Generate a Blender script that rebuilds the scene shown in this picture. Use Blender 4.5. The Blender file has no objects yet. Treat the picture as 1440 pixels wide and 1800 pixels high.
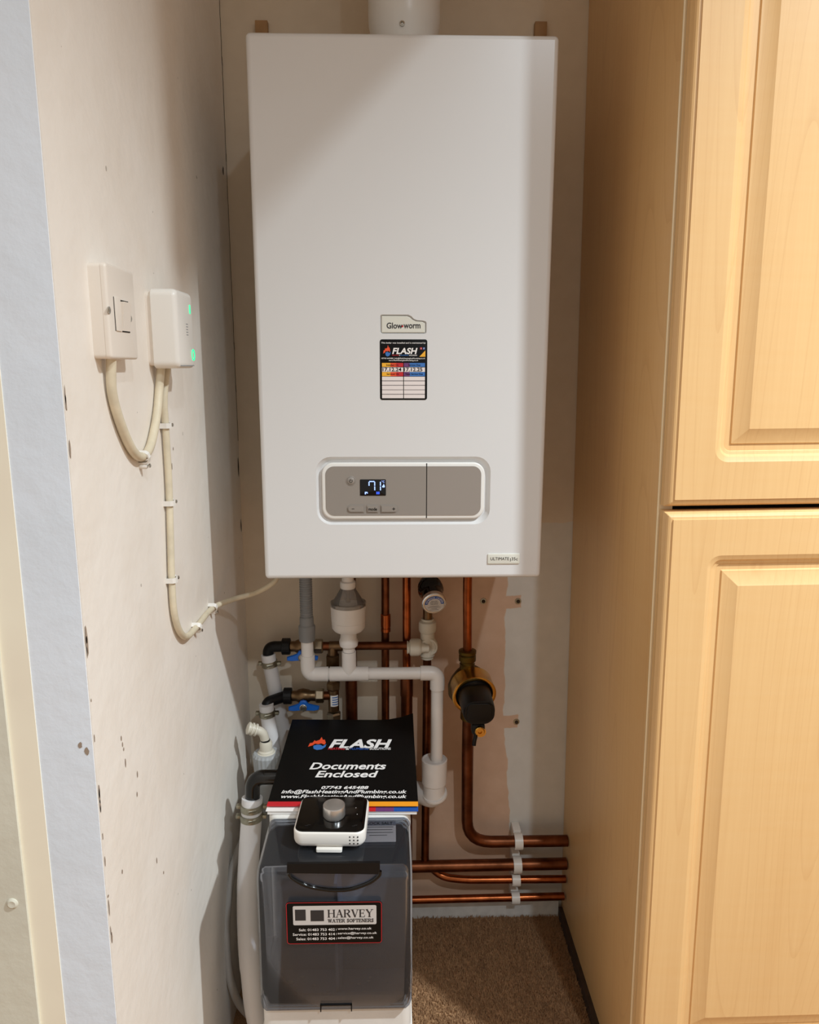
import bpy, bmesh, math, random
from mathutils import Vector as V, Matrix
random.seed(7)
sc = bpy.context.scene
C = sc.collection
PI = math.pi

# ---------------------------------------------------------------- camera, world, lamps, exposure
cd = bpy.data.cameras.new('camera'); cam = bpy.data.objects.new('camera', cd); C.objects.link(cam)
cd.sensor_fit = 'HORIZONTAL'; cd.sensor_width = 36.0; cd.lens = 36.0 * 1330 / 1440
cd.clip_start = 0.02
cam.location = (-0.0168, -1.332, 1.0829)
cam.rotation_euler = (1.3770962, -0.0012757, -0.0244498)
sc.camera = cam

w = bpy.data.worlds.new('room_light'); sc.world = w; w.use_nodes = True
bg = w.node_tree.nodes['Background']
bg.inputs[0].default_value = (1.0, 0.90, 0.79, 1); bg.inputs[1].default_value = 0.47

def lamp(name, loc, power, col, radius, target=None, spot=None, blend=0.3):
    d = bpy.data.lights.new(name, 'SPOT' if spot else 'POINT')
    d.energy = power; d.color = col; d.shadow_soft_size = radius
    if spot: d.spot_size = math.radians(spot); d.spot_blend = blend
    o = bpy.data.objects.new(name, d); C.objects.link(o); o.location = loc
    if target:
        o.rotation_euler = (V(target) - V(loc)).to_track_quat('-Z', 'Y').to_euler()
    return o
lamp('downlight_near', (1.20, -1.31, 2.36), 285, (0.84, 0.94, 1.0), 0.038, (1.17, -1.27, 0), 136, 1.0)
lamp('downlight_behind', (0.54, -2.10, 2.28), 74, (0.76, 0.89, 1.0), 0.03, (0.53, -2.05, 0), 160, 1.0)

vs = sc.view_settings
vs.view_transform = 'Standard'; vs.look = 'None'; vs.exposure = 0.0; vs.gamma = 1.0
vs.use_curve_mapping = False

# ---------------------------------------------------------------- materials
def lin(c): return c / 12.92 if c <= 0.04045 else ((c + 0.055) / 1.055) ** 2.4
def rgb(h):
    h = h.lstrip('#'); return tuple(lin(int(h[i:i + 2], 16) / 255) for i in (0, 2, 4)) + (1,)
def newmat(name):
    m = bpy.data.materials.new(name); m.use_nodes = True
    return m, m.node_tree, m.node_tree.nodes['Principled BSDF']
def mat(name, col, rough=0.5, metal=0.0, var=0.0, scale=20, bump=0.0, bscale=200, spec=0.5, coat=0.0, emit=None, es=0):
    m, t, p = newmat(name)
    c = rgb(col) if isinstance(col, str) else col
    p.inputs['Base Color'].default_value = c
    p.inputs['Roughness'].default_value = rough; p.inputs['Metallic'].default_value = metal
    p.inputs['Specular IOR Level'].default_value = spec
    if coat: p.inputs['Coat Weight'].default_value = coat; p.inputs['Coat Roughness'].default_value = 0.04
    if emit: p.inputs['Emission Color'].default_value = rgb(emit); p.inputs['Emission Strength'].default_value = es
    if var or bump:
        g = t.nodes.new('ShaderNodeNewGeometry')
    if var:
        n = t.nodes.new('ShaderNodeTexNoise'); n.inputs['Scale'].default_value = scale; n.inputs['Detail'].default_value = 5
        t.links.new(g.outputs['Position'], n.inputs['Vector'])
        r = t.nodes.new('ShaderNodeValToRGB')
        r.color_ramp.elements[0].position = 0.3; r.color_ramp.elements[1].position = 0.7
        r.color_ramp.elements[0].color = tuple(x * (1 - var) for x in c[:3]) + (1,)
        r.color_ramp.elements[1].color = tuple(min(1, x * (1 + var * .5)) for x in c[:3]) + (1,)
        t.links.new(n.outputs['Fac'], r.inputs[0]); t.links.new(r.outputs[0], p.inputs['Base Color'])
    if bump:
        n2 = t.nodes.new('ShaderNodeTexNoise'); n2.inputs['Scale'].default_value = bscale; n2.inputs['Detail'].default_value = 4
        t.links.new(g.outputs['Position'], n2.inputs['Vector'])
        b = t.nodes.new('ShaderNodeBump'); b.inputs['Strength'].default_value = bump; b.inputs['Distance'].default_value = 0.002
        t.links.new(n2.outputs['Fac'], b.inputs['Height']); t.links.new(b.outputs[0], p.inputs['Normal'])
    return m
def nd(t, kind, **kw):
    n = t.nodes.new(kind)
    for k, v in kw.items():
        if k in n.inputs: n.inputs[k].default_value = v
        else: setattr(n, k, v)
    return n
def math_(t, op, a, b=None, c=None, clamp=False):
    n = t.nodes.new('ShaderNodeMath'); n.operation = op; n.use_clamp = clamp
    for i, v in enumerate((a, b, c)):
        if v is None: continue
        if isinstance(v, (int, float)): n.inputs[i].default_value = v
        else: t.links.new(v, n.inputs[i])
    return n.outputs[0]
def mixc(t, f, a, b):
    n = t.nodes.new('ShaderNodeMix'); n.data_type = 'RGBA'
    if isinstance(f, (int, float)): n.inputs[0].default_value = f
    else: t.links.new(f, n.inputs[0])
    for i, v in ((6, a), (7, b)):
        if isinstance(v, tuple): n.inputs[i].default_value = v
        else: t.links.new(v, n.inputs[i])
    return n.outputs[2]

def wall_paint(name, base, stain, speck=0.0, rough=0.6):
    m, t, p = newmat(name)
    g = nd(t, 'ShaderNodeNewGeometry')
    n = nd(t, 'ShaderNodeTexNoise', Scale=7.0, Detail=6.0, Roughness=0.6); t.links.new(g.outputs['Position'], n.inputs['Vector'])
    r = nd(t, 'ShaderNodeValToRGB'); r.color_ramp.elements[0].position = .42; r.color_ramp.elements[1].position = .72
    t.links.new(n.outputs['Fac'], r.inputs[0])
    col = mixc(t, math_(t, 'MULTIPLY', r.outputs[0], 0.55), rgb(base), rgb(stain))
    if speck:
        v = nd(t, 'ShaderNodeTexNoise', Scale=70.0, Detail=2.0); t.links.new(g.outputs['Position'], v.inputs['Vector'])
        s = math_(t, 'GREATER_THAN', v.outputs['Fac'], 0.775)
        col = mixc(t, math_(t, 'MULTIPLY', s, speck), col, rgb('#6a5a4c'))
    t.links.new(col, p.inputs['Base Color'])
    p.inputs['Roughness'].default_value = rough
    n2 = nd(t, 'ShaderNodeTexNoise', Scale=28.0, Detail=7.0, Roughness=0.55); t.links.new(g.outputs['Position'], n2.inputs['Vector'])
    b = nd(t, 'ShaderNodeBump', Strength=0.22, Distance=0.006)
    t.links.new(n2.outputs['Fac'], b.inputs['Height']); t.links.new(b.outputs[0], p.inputs['Normal'])
    return m

def back_wall_mat():
    m, t, p = newmat('back_wall_plaster')
    g = nd(t, 'ShaderNodeNewGeometry'); sx = nd(t, 'ShaderNodeSeparateXYZ'); t.links.new(g.outputs['Position'], sx.inputs[0])
    n = nd(t, 'ShaderNodeTexNoise', Scale=14.0, Detail=4.0); t.links.new(g.outputs['Position'], n.inputs['Vector'])
    e = math_(t, 'MULTIPLY', math_(t, 'SUBTRACT', n.outputs['Fac'], 0.5), 0.022)
    x = math_(t, 'ADD', sx.outputs[0], e); z = math_(t, 'ADD', sx.outputs[2], e)
    def step(v, a, s=0.002):       # 0 below a, 1 above
        return math_(t, 'MULTIPLY_ADD', math_(t, 'SUBTRACT', v, a), 1 / s, 0.5, clamp=True)
    def band(v, a, b): return math_(t, 'MULTIPLY', step(v, a), math_(t, 'SUBTRACT', 1.0, step(v, b)))
    # bare pink plaster low on the right, brushed white paint beyond it, two unpainted gaps at the screws
    bare = math_(t, 'MULTIPLY', step(x, -0.02, 0.05), math_(t, 'SUBTRACT', 1.0, step(z, 0.80)))
    white = step(math_(t, 'SUBTRACT', x, math_(t, 'MULTIPLY', math_(t, 'MAXIMUM', math_(t, 'SUBTRACT', 0.42, z), 0.0), 0.08)), 0.196)
    gap = math_(t, 'MULTIPLY', math_(t, 'ADD', band(z, (0.2167, 0.0000, 0.6530)[2] - .013, (0.2167, 0.0000, 0.6530)[2] + .012), band(z, (0.2204, 0.0000, 0.4133)[2] - .012, (0.2204, 0.0000, 0.4133)[2] + .014), clamp=True), math_(t, 'SUBTRACT', 1.0, step(x, 0.222)))
    low = math_(t, 'MULTIPLY', math_(t, 'SUBTRACT', 1.0, step(z, 0.13, .05)), math_(t, 'SUBTRACT', 1.0, step(x, 0.9)))
    bare2 = math_(t, 'MULTIPLY', bare, math_(t, 'SUBTRACT', 1.0, math_(t, 'MULTIPLY', white, math_(t, 'SUBTRACT', 1.0, gap))))
    n3 = nd(t, 'ShaderNodeTexNoise', Scale=30.0, Detail=5.0); t.links.new(g.outputs['Position'], n3.inputs['Vector'])
    pink = mixc(t, n3.outputs['Fac'], rgb('#c8a386'), rgb('#dfbea4'))
    cream = mixc(t, n3.outputs['Fac'], rgb('#d6c6b0'), rgb('#e2d3be'))
    wht = mixc(t, n3.outputs['Fac'], rgb('#cfcac0'), rgb('#e2ddd4'))
    hi = mixc(t, math_(t, 'MULTIPLY', white, math_(t, 'SUBTRACT', 1.0, step(z, 0.80))), cream, wht)
    col = mixc(t, bare2, hi, pink)
    t.links.new(col, p.inputs['Base Color']); p.inputs['Roughness'].default_value = 0.75
    b = nd(t, 'ShaderNodeBump', Strength=0.2, Distance=0.004)
    t.links.new(n3.outputs['Fac'], b.inputs['Height']); t.links.new(b.outputs[0], p.inputs['Normal'])
    return m

def maple(name, a='#eec58a', b='#e2b478', line='#c68e55', rough=0.38):
    m, t, p = newmat(name)
    g = nd(t, 'ShaderNodeNewGeometry')
    mp = nd(t, 'ShaderNodeMapping'); mp.inputs['Scale'].default_value = (1, 1, 0.10); t.links.new(g.outputs['Position'], mp.inputs[0])
    mp2 = nd(t, 'ShaderNodeMapping'); mp2.inputs['Scale'].default_value = (1, 1, 0.02); t.links.new(g.outputs['Position'], mp2.inputs[0])
    n1 = nd(t, 'ShaderNodeTexNoise', Scale=16.0, Detail=3.0); t.links.new(mp.outputs[0], n1.inputs['Vector'])
    n2 = nd(t, 'ShaderNodeTexNoise', Scale=260.0, Detail=2.0); t.links.new(mp2.outputs[0], n2.inputs['Vector'])
    # cathedral rings: contour lines of a smooth stretched field
    n3 = nd(t, 'ShaderNodeTexNoise', Scale=7.0, Detail=0.6, Distortion=0.15); 
    mp3 = nd(t, 'ShaderNodeMapping'); mp3.inputs['Scale'].default_value = (1, 1, 0.085); mp3.inputs['Location'].default_value = (.3, 0, .17)
    t.links.new(g.outputs['Position'], mp3.inputs[0]); t.links.new(mp3.outputs[0], n3.inputs['Vector'])
    fr = math_(t, 'FRACT', math_(t, 'MULTIPLY', n3.outputs['Fac'], 26.0))
    ln = nd(t, 'ShaderNodeValToRGB'); ln.color_ramp.elements[0].position = 0.0; ln.color_ramp.elements[0].color = (1, 1, 1, 1)
    ln.color_ramp.elements[1].position = 0.16; ln.color_ramp.elements[1].color = (0, 0, 0, 1); t.links.new(fr, ln.inputs[0])
    # cross figure (ripple)
    mp4 = nd(t, 'ShaderNodeMapping'); mp4.inputs['Scale'].default_value = (.25, .25, 2.6); t.links.new(g.outputs['Position'], mp4.inputs[0])
    n4 = nd(t, 'ShaderNodeTexNoise', Scale=36.0, Detail=2.0); t.links.new(mp4.outputs[0], n4.inputs['Vector'])
    c = mixc(t, n1.outputs['Fac'], rgb(a), rgb(b))
    c = mixc(t, math_(t, 'MULTIPLY', ln.outputs[0], 0.22), c, rgb(line))
    c = mixc(t, math_(t, 'MULTIPLY', n4.outputs['Fac'], 0.22), c, rgb('#f0d2a2'))
    c = mixc(t, math_(t, 'MULTIPLY', n2.outputs['Fac'], 0.25), c, rgb(line))
    t.links.new(c, p.inputs['Base Color']); p.inputs['Roughness'].default_value = rough
    b_ = nd(t, 'ShaderNodeBump', Strength=0.04, Distance=0.002)
    t.links.new(n2.outputs['Fac'], b_.inputs['Height']); t.links.new(b_.outputs[0], p.inputs['Normal'])
    return m

def carpet_mat():
    m, t, p = newmat('carpet_brown')
    g = nd(t, 'ShaderNodeNewGeometry')
    n = nd(t, 'ShaderNodeTexNoise', Scale=420.0, Detail=3.0); t.links.new(g.outputs['Position'], n.inputs['Vector'])
    n1 = nd(t, 'ShaderNodeTexNoise', Scale=26.0, Detail=3.0); t.links.new(g.outputs['Position'], n1.inputs['Vector'])
    c = mixc(t, n.outputs['Fac'], rgb('#644027'), rgb('#dcb184'))
    c = mixc(t, math_(t, 'MULTIPLY', n1.outputs['Fac'], 0.5), c, rgb('#7d5a42'))
    t.links.new(c, p.inputs['Base Color']); p.inputs['Roughness'].default_value = 0.95
    p.inputs['Specular IOR Level'].default_value = 0.1
    return m

def smoked(name, tint, gloss=0.05, milk=0.0, body=(.5, .5, .5, 1)):
    m = bpy.data.materials.new(name); m.use_nodes = True; t = m.node_tree; t.nodes.clear()
    o = t.nodes.new('ShaderNodeOutputMaterial')
    tr = nd(t, 'ShaderNodeBsdfTransparent', Color=tint); gl = nd(t, 'ShaderNodeBsdfGlossy', Roughness=gloss)
    fr = nd(t, 'ShaderNodeFresnel', IOR=1.45)
    df = nd(t, 'ShaderNodeBsdfDiffuse', Color=body); m0 = t.nodes.new('ShaderNodeMixShader'); m0.inputs[0].default_value = milk
    t.links.new(tr.outputs[0], m0.inputs[1]); t.links.new(df.outputs[0], m0.inputs[2])
    mx = t.nodes.new('ShaderNodeMixShader')
    t.links.new(fr.outputs[0], mx.inputs[0]); t.links.new(m0.outputs[0], mx.inputs[1]); t.links.new(gl.outputs[0], mx.inputs[2])
    t.links.new(mx.outputs[0], o.inputs[0])
    return m

M = dict(
    left=wall_paint('wall_cream_paint', '#f2eae0', '#e6dacb', 0.5),
    pier=wall_paint('wall_cool_lit_paint', '#eaf1fa', '#dde5ee', 0.4),  # pier: pale paint with the cool daylight's blue put into its colour
    sage=wall_paint('wall_sage_paint', '#e0dccb', '#d2cebd', 0.3),
    trim=mat('trim_cream_gloss', '#fff4de', 0.35, var=.05, scale=9),
    back=back_wall_mat(), ceil=mat('ceiling_white', '#eae6de', 0.8), carpet=carpet_mat(),
    maple=maple('maple_veneer'), edge=mat('pale_maple', '#f7e2ba', 0.4), dark=mat('gap_dark', '#1a120a', 0.9),
    enamel=mat('white_enamel', '#dad9d8', 0.28, coat=0.5), enamel2=mat('white_plastic_bezel', '#e6e4df', 0.3),
    badge=mat('badge_pale', '#d8d6ca', 0.35), grey=mat('panel_grey', '#8f877f', 0.42), grey2=mat('flap_grey', '#958c84', 0.22),
    black=mat('black_print', '#060606', 0.45, spec=.2), blackg=mat('black_gloss', '#070707', 0.08), blackp=mat('black_plastic', '#0b0a0b', 0.45, spec=.3),
    screen=mat('screen_black', '#04060c', 0.12),
    digit=mat('digit_light', '#9fb4ff', .5, emit='#8fb0ff', es=1.2), digitb=mat('digit_blue', '#3050c0', .5, emit='#3058e0', es=1.2),
    led=mat('green_led', '#1fe08a', .4, emit='#18e890', es=1.3),
    wpl=mat('white_plastic', '#e9e4dc', 0.35), wpl2=mat('white_plastic_switch', '#e8ddd0', 0.4), wpvc=mat('white_pvc', '#e8e2dc', 0.38, var=.04, scale=30),
    wgrey=mat('offwhite_pushfit', '#cfc7b6', 0.42), hose=mat('white_hose', '#dcd8d6', 0.4), hosegrey=mat('grey_hose', '#a7a39e', 0.45),
    greypl=mat('grey_plastic', '#8b8d8f', 0.5), nutgrey=mat('grey_nut', '#a2a3a3', 0.5),
    cable=mat('cream_cable', '#dccfb4', 0.5, var=.12, scale=60),
    copper=mat('copper_bright', '#a85c34', 0.30, 1.0, var=.45, scale=40), copperd=mat('copper_dull', '#7d4a30', 0.40, 1.0, var=.5, scale=35),
    brass=mat('brass_dull', '#665022', 0.44, 1.0, var=.3, scale=50), brassb=mat('brass_bright', '#d0a050', 0.25, 1.0),
    bronze=mat('bronze_fitting', '#7d6449', 0.36, 1.0, var=.3, scale=60), nickel=mat('nickel_fitting', '#a89c88', 0.3, 1.0, var=.15, scale=60),
    steel=mat('steel', '#b9b6ae', 0.28, 1.0), clamp=mat('zinc_clamp', '#a5a190', 0.38, 1.0, var=.2, scale=120),
    silver=mat('brushed_silver', '#e4e2df', 0.27, 0.88), blue=mat('blue_lever', '#1466c8', 0.4),
    navy=mat('print_navy', '#1d4f9e', 0.5), white=mat('white_print', '#f0ece8', 0.5), pale=mat('pale_print', '#e6dcd8', 0.5), red=mat('print_red', '#c2202a', 0.5),
    orange=mat('print_orange', '#f09a20', 0.5), amber=mat('print_amber', '#f0b030', 0.5), pblue=mat('print_blue', '#3a72b8', 0.5), purple=mat('print_purple', '#6a3a70', 0.5),
    flame=mat('print_flame', '#e8502a', 0.5), inkd=mat('ink_grey', '#2b2a2c', 0.5), silverp=mat('silver_label', '#c9c4c0', 0.4),
    greylab=mat('grey_label', '#6e6c70', 0.5), body=mat('softener_white', '#dedad4', 0.45, var=.06, scale=40, bump=.1, bscale=60),
    inner=mat('softener_inner', '#d6dbe4', 0.55, var=.08, scale=25),
    smoke=smoked('smoked_plastic', (0.69, 0.72, 0.78, 1), 0.06, 0.20, (0.085, 0.088, 0.10, 1)), clear=smoked('clear_plastic', (0.95, 0.93, 0.90, 1), 0.1, 0.22, (0.75, 0.70, 0.66, 1)),
    wood=mat('raw_batten', '#a9835a', 0.7, var=.2, scale=30), ltable=mat('light_trim', '#fff3dd', .5, emit='#ffe2b4', es=6), crack=mat('crack_dark', '#3a2c1e', 0.9),
    chip=mat('chip_brown', '#a08d7c', 0.9), salt=mat('salt_crust', '#efeeec', 0.8, bump=.6, bscale=300),
)

# ---------------------------------------------------------------- mesh helpers
def finish(name, bm, m, parent=None, sharp=38, flat=False):
    bmesh.ops.remove_doubles(bm, verts=bm.verts, dist=1e-6)
    bmesh.ops.recalc_face_normals(bm, faces=bm.faces)
    for f in bm.faces: f.smooth = not flat
    if not flat:
        lim = math.radians(sharp)
        for e in bm.edges:
            if len(e.link_faces) == 2 and e.calc_face_angle(0) > lim: e.smooth = False
    xs = [v.co for v in bm.verts]
    lo = V((min(v.x for v in xs), min(v.y for v in xs), min(v.z for v in xs))); hi = V((max(v.x for v in xs), max(v.y for v in xs), max(v.z for v in xs)))
    c = (lo + hi) / 2
    bmesh.ops.translate(bm, verts=bm.verts, vec=-c)
    me = bpy.data.meshes.new(name); bm.to_mesh(me); bm.free()
    for x in (m if isinstance(m, (list, tuple)) else [m]): me.materials.append(x)
    o = bpy.data.objects.new(name, me); C.objects.link(o)
    put(o, c, parent)
    return o
WORLD = {}
def put(o, c, parent=None):
    WORLD[o] = V(c)
    o.location = V(c) - (WORLD[parent] if parent else V((0, 0, 0)))
    if parent: o.parent = parent
def thing(name, label, cat, loc, group=None):
    o = bpy.data.objects.new(name, None); C.objects.link(o); o.empty_display_size = .02
    put(o, loc); o['label'] = label; o['category'] = cat
    if group: o['group'] = group
    return o
def tag(o, label, cat, group=None):
    o['label'] = label; o['category'] = cat
    if group: o['group'] = group
    return o
def struct(o): o['kind'] = 'structure'; return o
def stuff(o): o['kind'] = 'stuff'; return o

def loft(bm, loops, cap0=True, cap1=True, closed=True):
    vs_ = [[bm.verts.new(p) for p in l] for l in loops]
    n = len(vs_[0])
    for a, b in zip(vs_[:-1], vs_[1:]):
        for i in range(n if closed else n - 1):
            j = (i + 1) % n
            try: bm.faces.new((a[i], a[j], b[j], b[i]))
            except ValueError: pass
    if cap0: bm.faces.new(list(reversed(vs_[0])))
    if cap1: bm.faces.new(vs_[-1])
    return vs_
def rr(w_, h_, r, k=4):
    r = min(r, w_ / 2 - 1e-5, h_ / 2 - 1e-5); out = []
    for cx, cy, a0 in ((1, 1, 0), (-1, 1, 90), (-1, -1, 180), (1, -1, 270)):
        for i in range(k + 1):
            a = math.radians(a0 + 90 * i / k)
            out.append((cx * (w_ / 2 - r) + r * math.cos(a), cy * (h_ / 2 - r) + r * math.sin(a)))
    return out
FR = (V((1, 0, 0)), V((0, 0, 1)), V((0, -1, 0)))      # seen from the front
LW = (V((0, 1, 0)), V((0, 0, 1)), V((1, 0, 0)))       # on the left wall, facing right
TP = (V((1, 0, 0)), V((0, 1, 0)), V((0, 0, 1)))       # lying flat
def ring(c, fr, pts, d=0.0):
    c = V(c); u, v, n = fr
    return [c + u * a + v * b + n * d for a, b in pts]
def slab(bm, c, fr, w_, h_, t, r=0.002, bev=0.0008, k=4, back=0.0):
    """plate lying on c (its back), rising t along the frame's normal, rounded corners and a soft front edge"""
    L = []
    if back: L.append(ring(c, fr, rr(w_ - 2 * back, h_ - 2 * back, max(r - back, 1e-4), k), 0)); L.append(ring(c, fr, rr(w_, h_, r, k), back))
    else: L.append(ring(c, fr, rr(w_, h_, r, k), 0))
    if bev > 0:
        for a in (0, 30, 60, 90):
            s = bev * (1 - math.cos(math.radians(a))); q = bev * (1 - math.sin(math.radians(a)))
            L.append(ring(c, fr, rr(w_ - 2 * s, h_ - 2 * s, max(r - s, 1e-4), k), t - q))
    else: L.append(ring(c, fr, rr(w_, h_, r, k), t))
    loft(bm, L)
def box(bm, lo, hi, bev=0.0):
    lo, hi = V(lo), V(hi); c = (lo + hi) / 2
    s = bmesh.ops.create_cube(bm, size=1, matrix=Matrix.Translation(c) @ Matrix.Diagonal((hi - lo).to_4d()))
    if bev:
        es = list({e for v in s['verts'] for e in v.link_edges})
        bmesh.ops.bevel(bm, geom=es, offset=bev, segments=2, affect='EDGES', profile=.5)
def basis(d):
    d = V(d).normalized(); a = V((0, 0, 1)) if abs(d.z) < .9 else V((1, 0, 0))
    u = a.cross(d).normalized(); return u, d.cross(u), d
def lathe(bm, o, d, prof, n=24, cap=True, rot=0.0):
    u, v, d = basis(d); o = V(o)
    L = [[o + d * h + (u * math.cos(2 * PI * i / n + rot) + v * math.sin(2 * PI * i / n + rot)) * max(r, 1e-5) for i in range(n)] for r, h in prof]
    loft(bm, L, cap, cap)
def bend(pts, R, k=6):
    """round the corners of a polyline"""
    pts = [V(p) for p in pts]; out = [pts[0]]
    for a, b, c in zip(pts[:-2], pts[1:-1], pts[2:]):
        d0, d1 = (a - b), (c - b); r = min(R, d0.length * .49, d1.length * .49)
        p0, p1 = b + d0.normalized() * r, b + d1.normalized() * r
        for i in range(k + 1):
            s = i / k; out.append(p0 * (1 - s) ** 2 + b * 2 * s * (1 - s) + p1 * s * s)
    out.append(pts[-1]); return out
def smooth_path(pts, k=8):
    pts = [V(p) for p in pts]; P = [pts[0] * 2 - pts[1]] + pts + [pts[-1] * 2 - pts[-2]]; out = []
    for i in range(1, len(P) - 2):
        for j in range(k):
            s = j / k; a, b, c, d = P[i - 1:i + 3]
            out.append(.5 * ((2 * b) + (c - a) * s + (2 * a - 5 * b + 4 * c - d) * s * s + (3 * b - a - 3 * c + d) * s ** 3))
    out.append(pts[-1]); return out
def tube(bm, pts, r, n=14, cap=True):
    pts = [V(p) for p in pts]; rs = r if isinstance(r, (list, tuple)) else [r] * len(pts)
    T = [(pts[min(i + 1, len(pts) - 1)] - pts[max(i - 1, 0)]).normalized() for i in range(len(pts))]
    u = basis(T[0])[0]; L = []
    for p, t, q in zip(pts, T, rs):
        u = (u - t * u.dot(t)).normalized(); v = t.cross(u)
        L.append([p + (u * math.cos(2 * PI * i / n) + v * math.sin(2 * PI * i / n)) * q for i in range(n)])
    loft(bm, L, cap, cap)
def part(name, m, parent, fn, *a, sharp=38, flat=False, **k):
    bm = bmesh.new(); fn(bm, *a, **k); return finish(name, bm, m, parent, sharp, flat)
def poly(bm, c, fr, pts, d=0.0002):
    """flat print: a filled outline lying on a surface"""
    f = bm.faces.new([bm.verts.new(p) for p in ring(c, fr, pts, d)])
def prism(bm, c, fr, pts, d0, d1):
    loft(bm, [ring(c, fr, pts, d0), ring(c, fr, pts, d1)])

_txt = {}
def glyphs(s, bold, shear, space):
    k = (s, bold, shear, space)
    if k in _txt: return _txt[k]
    cu = bpy.data.curves.new('lettering', 'FONT'); cu.body = s; cu.offset = bold; cu.shear = shear; cu.resolution_u = 3; cu.space_character = space
    o = bpy.data.objects.new('lettering', cu); C.objects.link(o)
    dg = bpy.context.evaluated_depsgraph_get(); me = bpy.data.meshes.new_from_object(o.evaluated_get(dg))
    vs_ = [tuple(v.co) for v in me.vertices]; fs = [tuple(p.vertices) for p in me.polygons]
    bpy.data.objects.remove(o); bpy.data.meshes.remove(me); bpy.data.curves.remove(cu)
    _txt[k] = (vs_, fs); return vs_, fs
def letters(bm, s, c, fr, w_, h_, bold=0.0, shear=0.0, d=0.0003, space=1.0):
    """lettering fitted to a w x h box centred on c"""
    vs_, fs = glyphs(s, bold, shear, space)
    x0, x1 = min(v[0] for v in vs_), max(v[0] for v in vs_); y0, y1 = min(v[1] for v in vs_), max(v[1] for v in vs_)
    c = V(c); u, v, n = fr
    bv = [bm.verts.new(c + u * ((p[0] - x0) / (x1 - x0) - .5) * w_ + v * ((p[1] - y0) / (y1 - y0) - .5) * h_ + n * d) for p in vs_]
    for f in fs:
        try: bm.faces.new([bv[i] for i in f])
        except ValueError: pass
def text(name, s, c, fr, w_, h_, m, parent, **k):
    bm = bmesh.new(); letters(bm, s, c, fr, w_, h_, **k); return finish(name, bm, m, parent, flat=True)

# ================================================================= SETTING
XL, XR = -0.284, 0.3195
ZC = 2.46
def slabwall(name, lo, hi, m): return struct(part(name, m, None, box, lo, hi, flat=True))
floor = slabwall('floor', (-1.6, -3.6, -0.05), (1.9, 0.06, 0.0), M['carpet'])
wl = slabwall('wall_left', (XL - 0.30, -0.70, 0), (XL, 0.0, ZC), [M['left']])
wb = slabwall('wall_back', (XL - 0.30, 0.0, 0), (1.9, 0.06, ZC), M['back'])
slabwall('ceiling', (-1.6, -3.6, ZC), (1.9, 0.06, ZC + 0.05), M['ceil'])
wf = slabwall('wall_front', (XL - 0.050, -0.7006, 0), (XL - .001, -0.69, ZC), M['pier'])
ws = slabwall('wall_side', (-1.6, -0.7045, 0), (XL - 0.073, -0.70, ZC), M['sage'])
q_ = (-0.3692, -0.7045, 0.5912); part('filled_screw', M['sage'], ws, lambda bm: lathe(bm, V(q_), (0, -1, 0), [(.0055, -.001), (.0052, .0008), (.0035, .0020), (.0005, .0016)], 16))
slabwall('trim_1', (XL - 0.073, -0.7014, 0), (XL - 0.049, -0.695, ZC), M['trim'])
slabwall('baseboard_back', (-0.02, -0.012, 0), (XR - 0.006, -0.0005, 0.034), mat('baseboard_white', '#d6d2cb', .5, var=.12, scale=60))
slabwall('trim_2', (XR - 0.006, -0.43, 0), (XR + 0.009, -0.013, 0.022), mat('floor_strip_dark', '#3b2a1e', .7, var=.3, scale=60))

# crack down the inside corner and chips along the outer corner of the left wall
def crack(bm):
    pts = []
    z = 0.95
    while z < 1.66: pts.append((z, -0.0035 + random.uniform(-.0012, .0012))); z += .012
    for (z0, y0), (z1, y1) in zip(pts[:-1], pts[1:]):
        w_ = .0014 if random.random() < .9 else .0022
        bm.faces.new([bm.verts.new((XL + .0004, y, z)) for y, z in ((y0 - w_, z0), (y0 + w_, z0), (y1 + w_, z1), (y1 - w_, z1))])
    for z, y, a, b in ((0.905, -.012, .006, .028), (0.80, -.01, .004, .016), (1.385, -0.032, .005, .009)):
        bm.faces.new([bm.verts.new((XL + .0005, y + a * math.cos(t) * random.uniform(.5, 1), z + b * math.sin(t) * random.uniform(.6, 1))) for t in [i * PI / 4 for i in range(8)]])
stuff(part('crack', M['crack'], wl, crack, flat=True))
def chips(bm):
    for px in range(18):
        z = random.choice((random.uniform(.55, .85), random.uniform(.45, 1.2))); a = random.uniform(.0008, .0024); b = random.uniform(.002, .012)
        if px == 0: z, a, b = .845, .003, .02
        bm.faces.new([bm.verts.new((XL + .0005, -.699 + a * math.cos(t) * random.uniform(.5, 1) + a * .6, z + b * math.sin(t) * random.uniform(.6, 1))) for t in [i * PI / 4 for i in range(8)]])
    for (y, z) in ((-.636, .72), (-.634, .712), (-.632, .706), (-.63, .69), (-.6, .66), (-.605, .64), (-.66, .59), (-.54, .5), (-.56, .53), (-.40, 0.98), (-.41, .96)):
        a = .0012; b = random.uniform(.002, .006)
        bm.faces.new([bm.verts.new((XL + .0005, y + a * math.cos(t), z + b * math.sin(t) * random.uniform(.6, 1))) for t in [i * PI / 4 for i in range(8)]])
stuff(part('paint_chip', M['chip'], wl, chips, flat=True))
for q_, a_, b_ in (((-0.2958, -0.7006, 0.7473), .0022, .0036), ((-0.2905, -0.7006, 0.7417), .0024, .0046)):
    part('paint_chip', M['chip'], wf, lambda bm: poly(bm, V(q_), FR, [(a_ * math.cos(i * PI / 5) * random.uniform(.7, 1), b_ * math.sin(i * PI / 5) * random.uniform(.7, 1)) for i in range(10)], .0003), flat=True)

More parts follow.
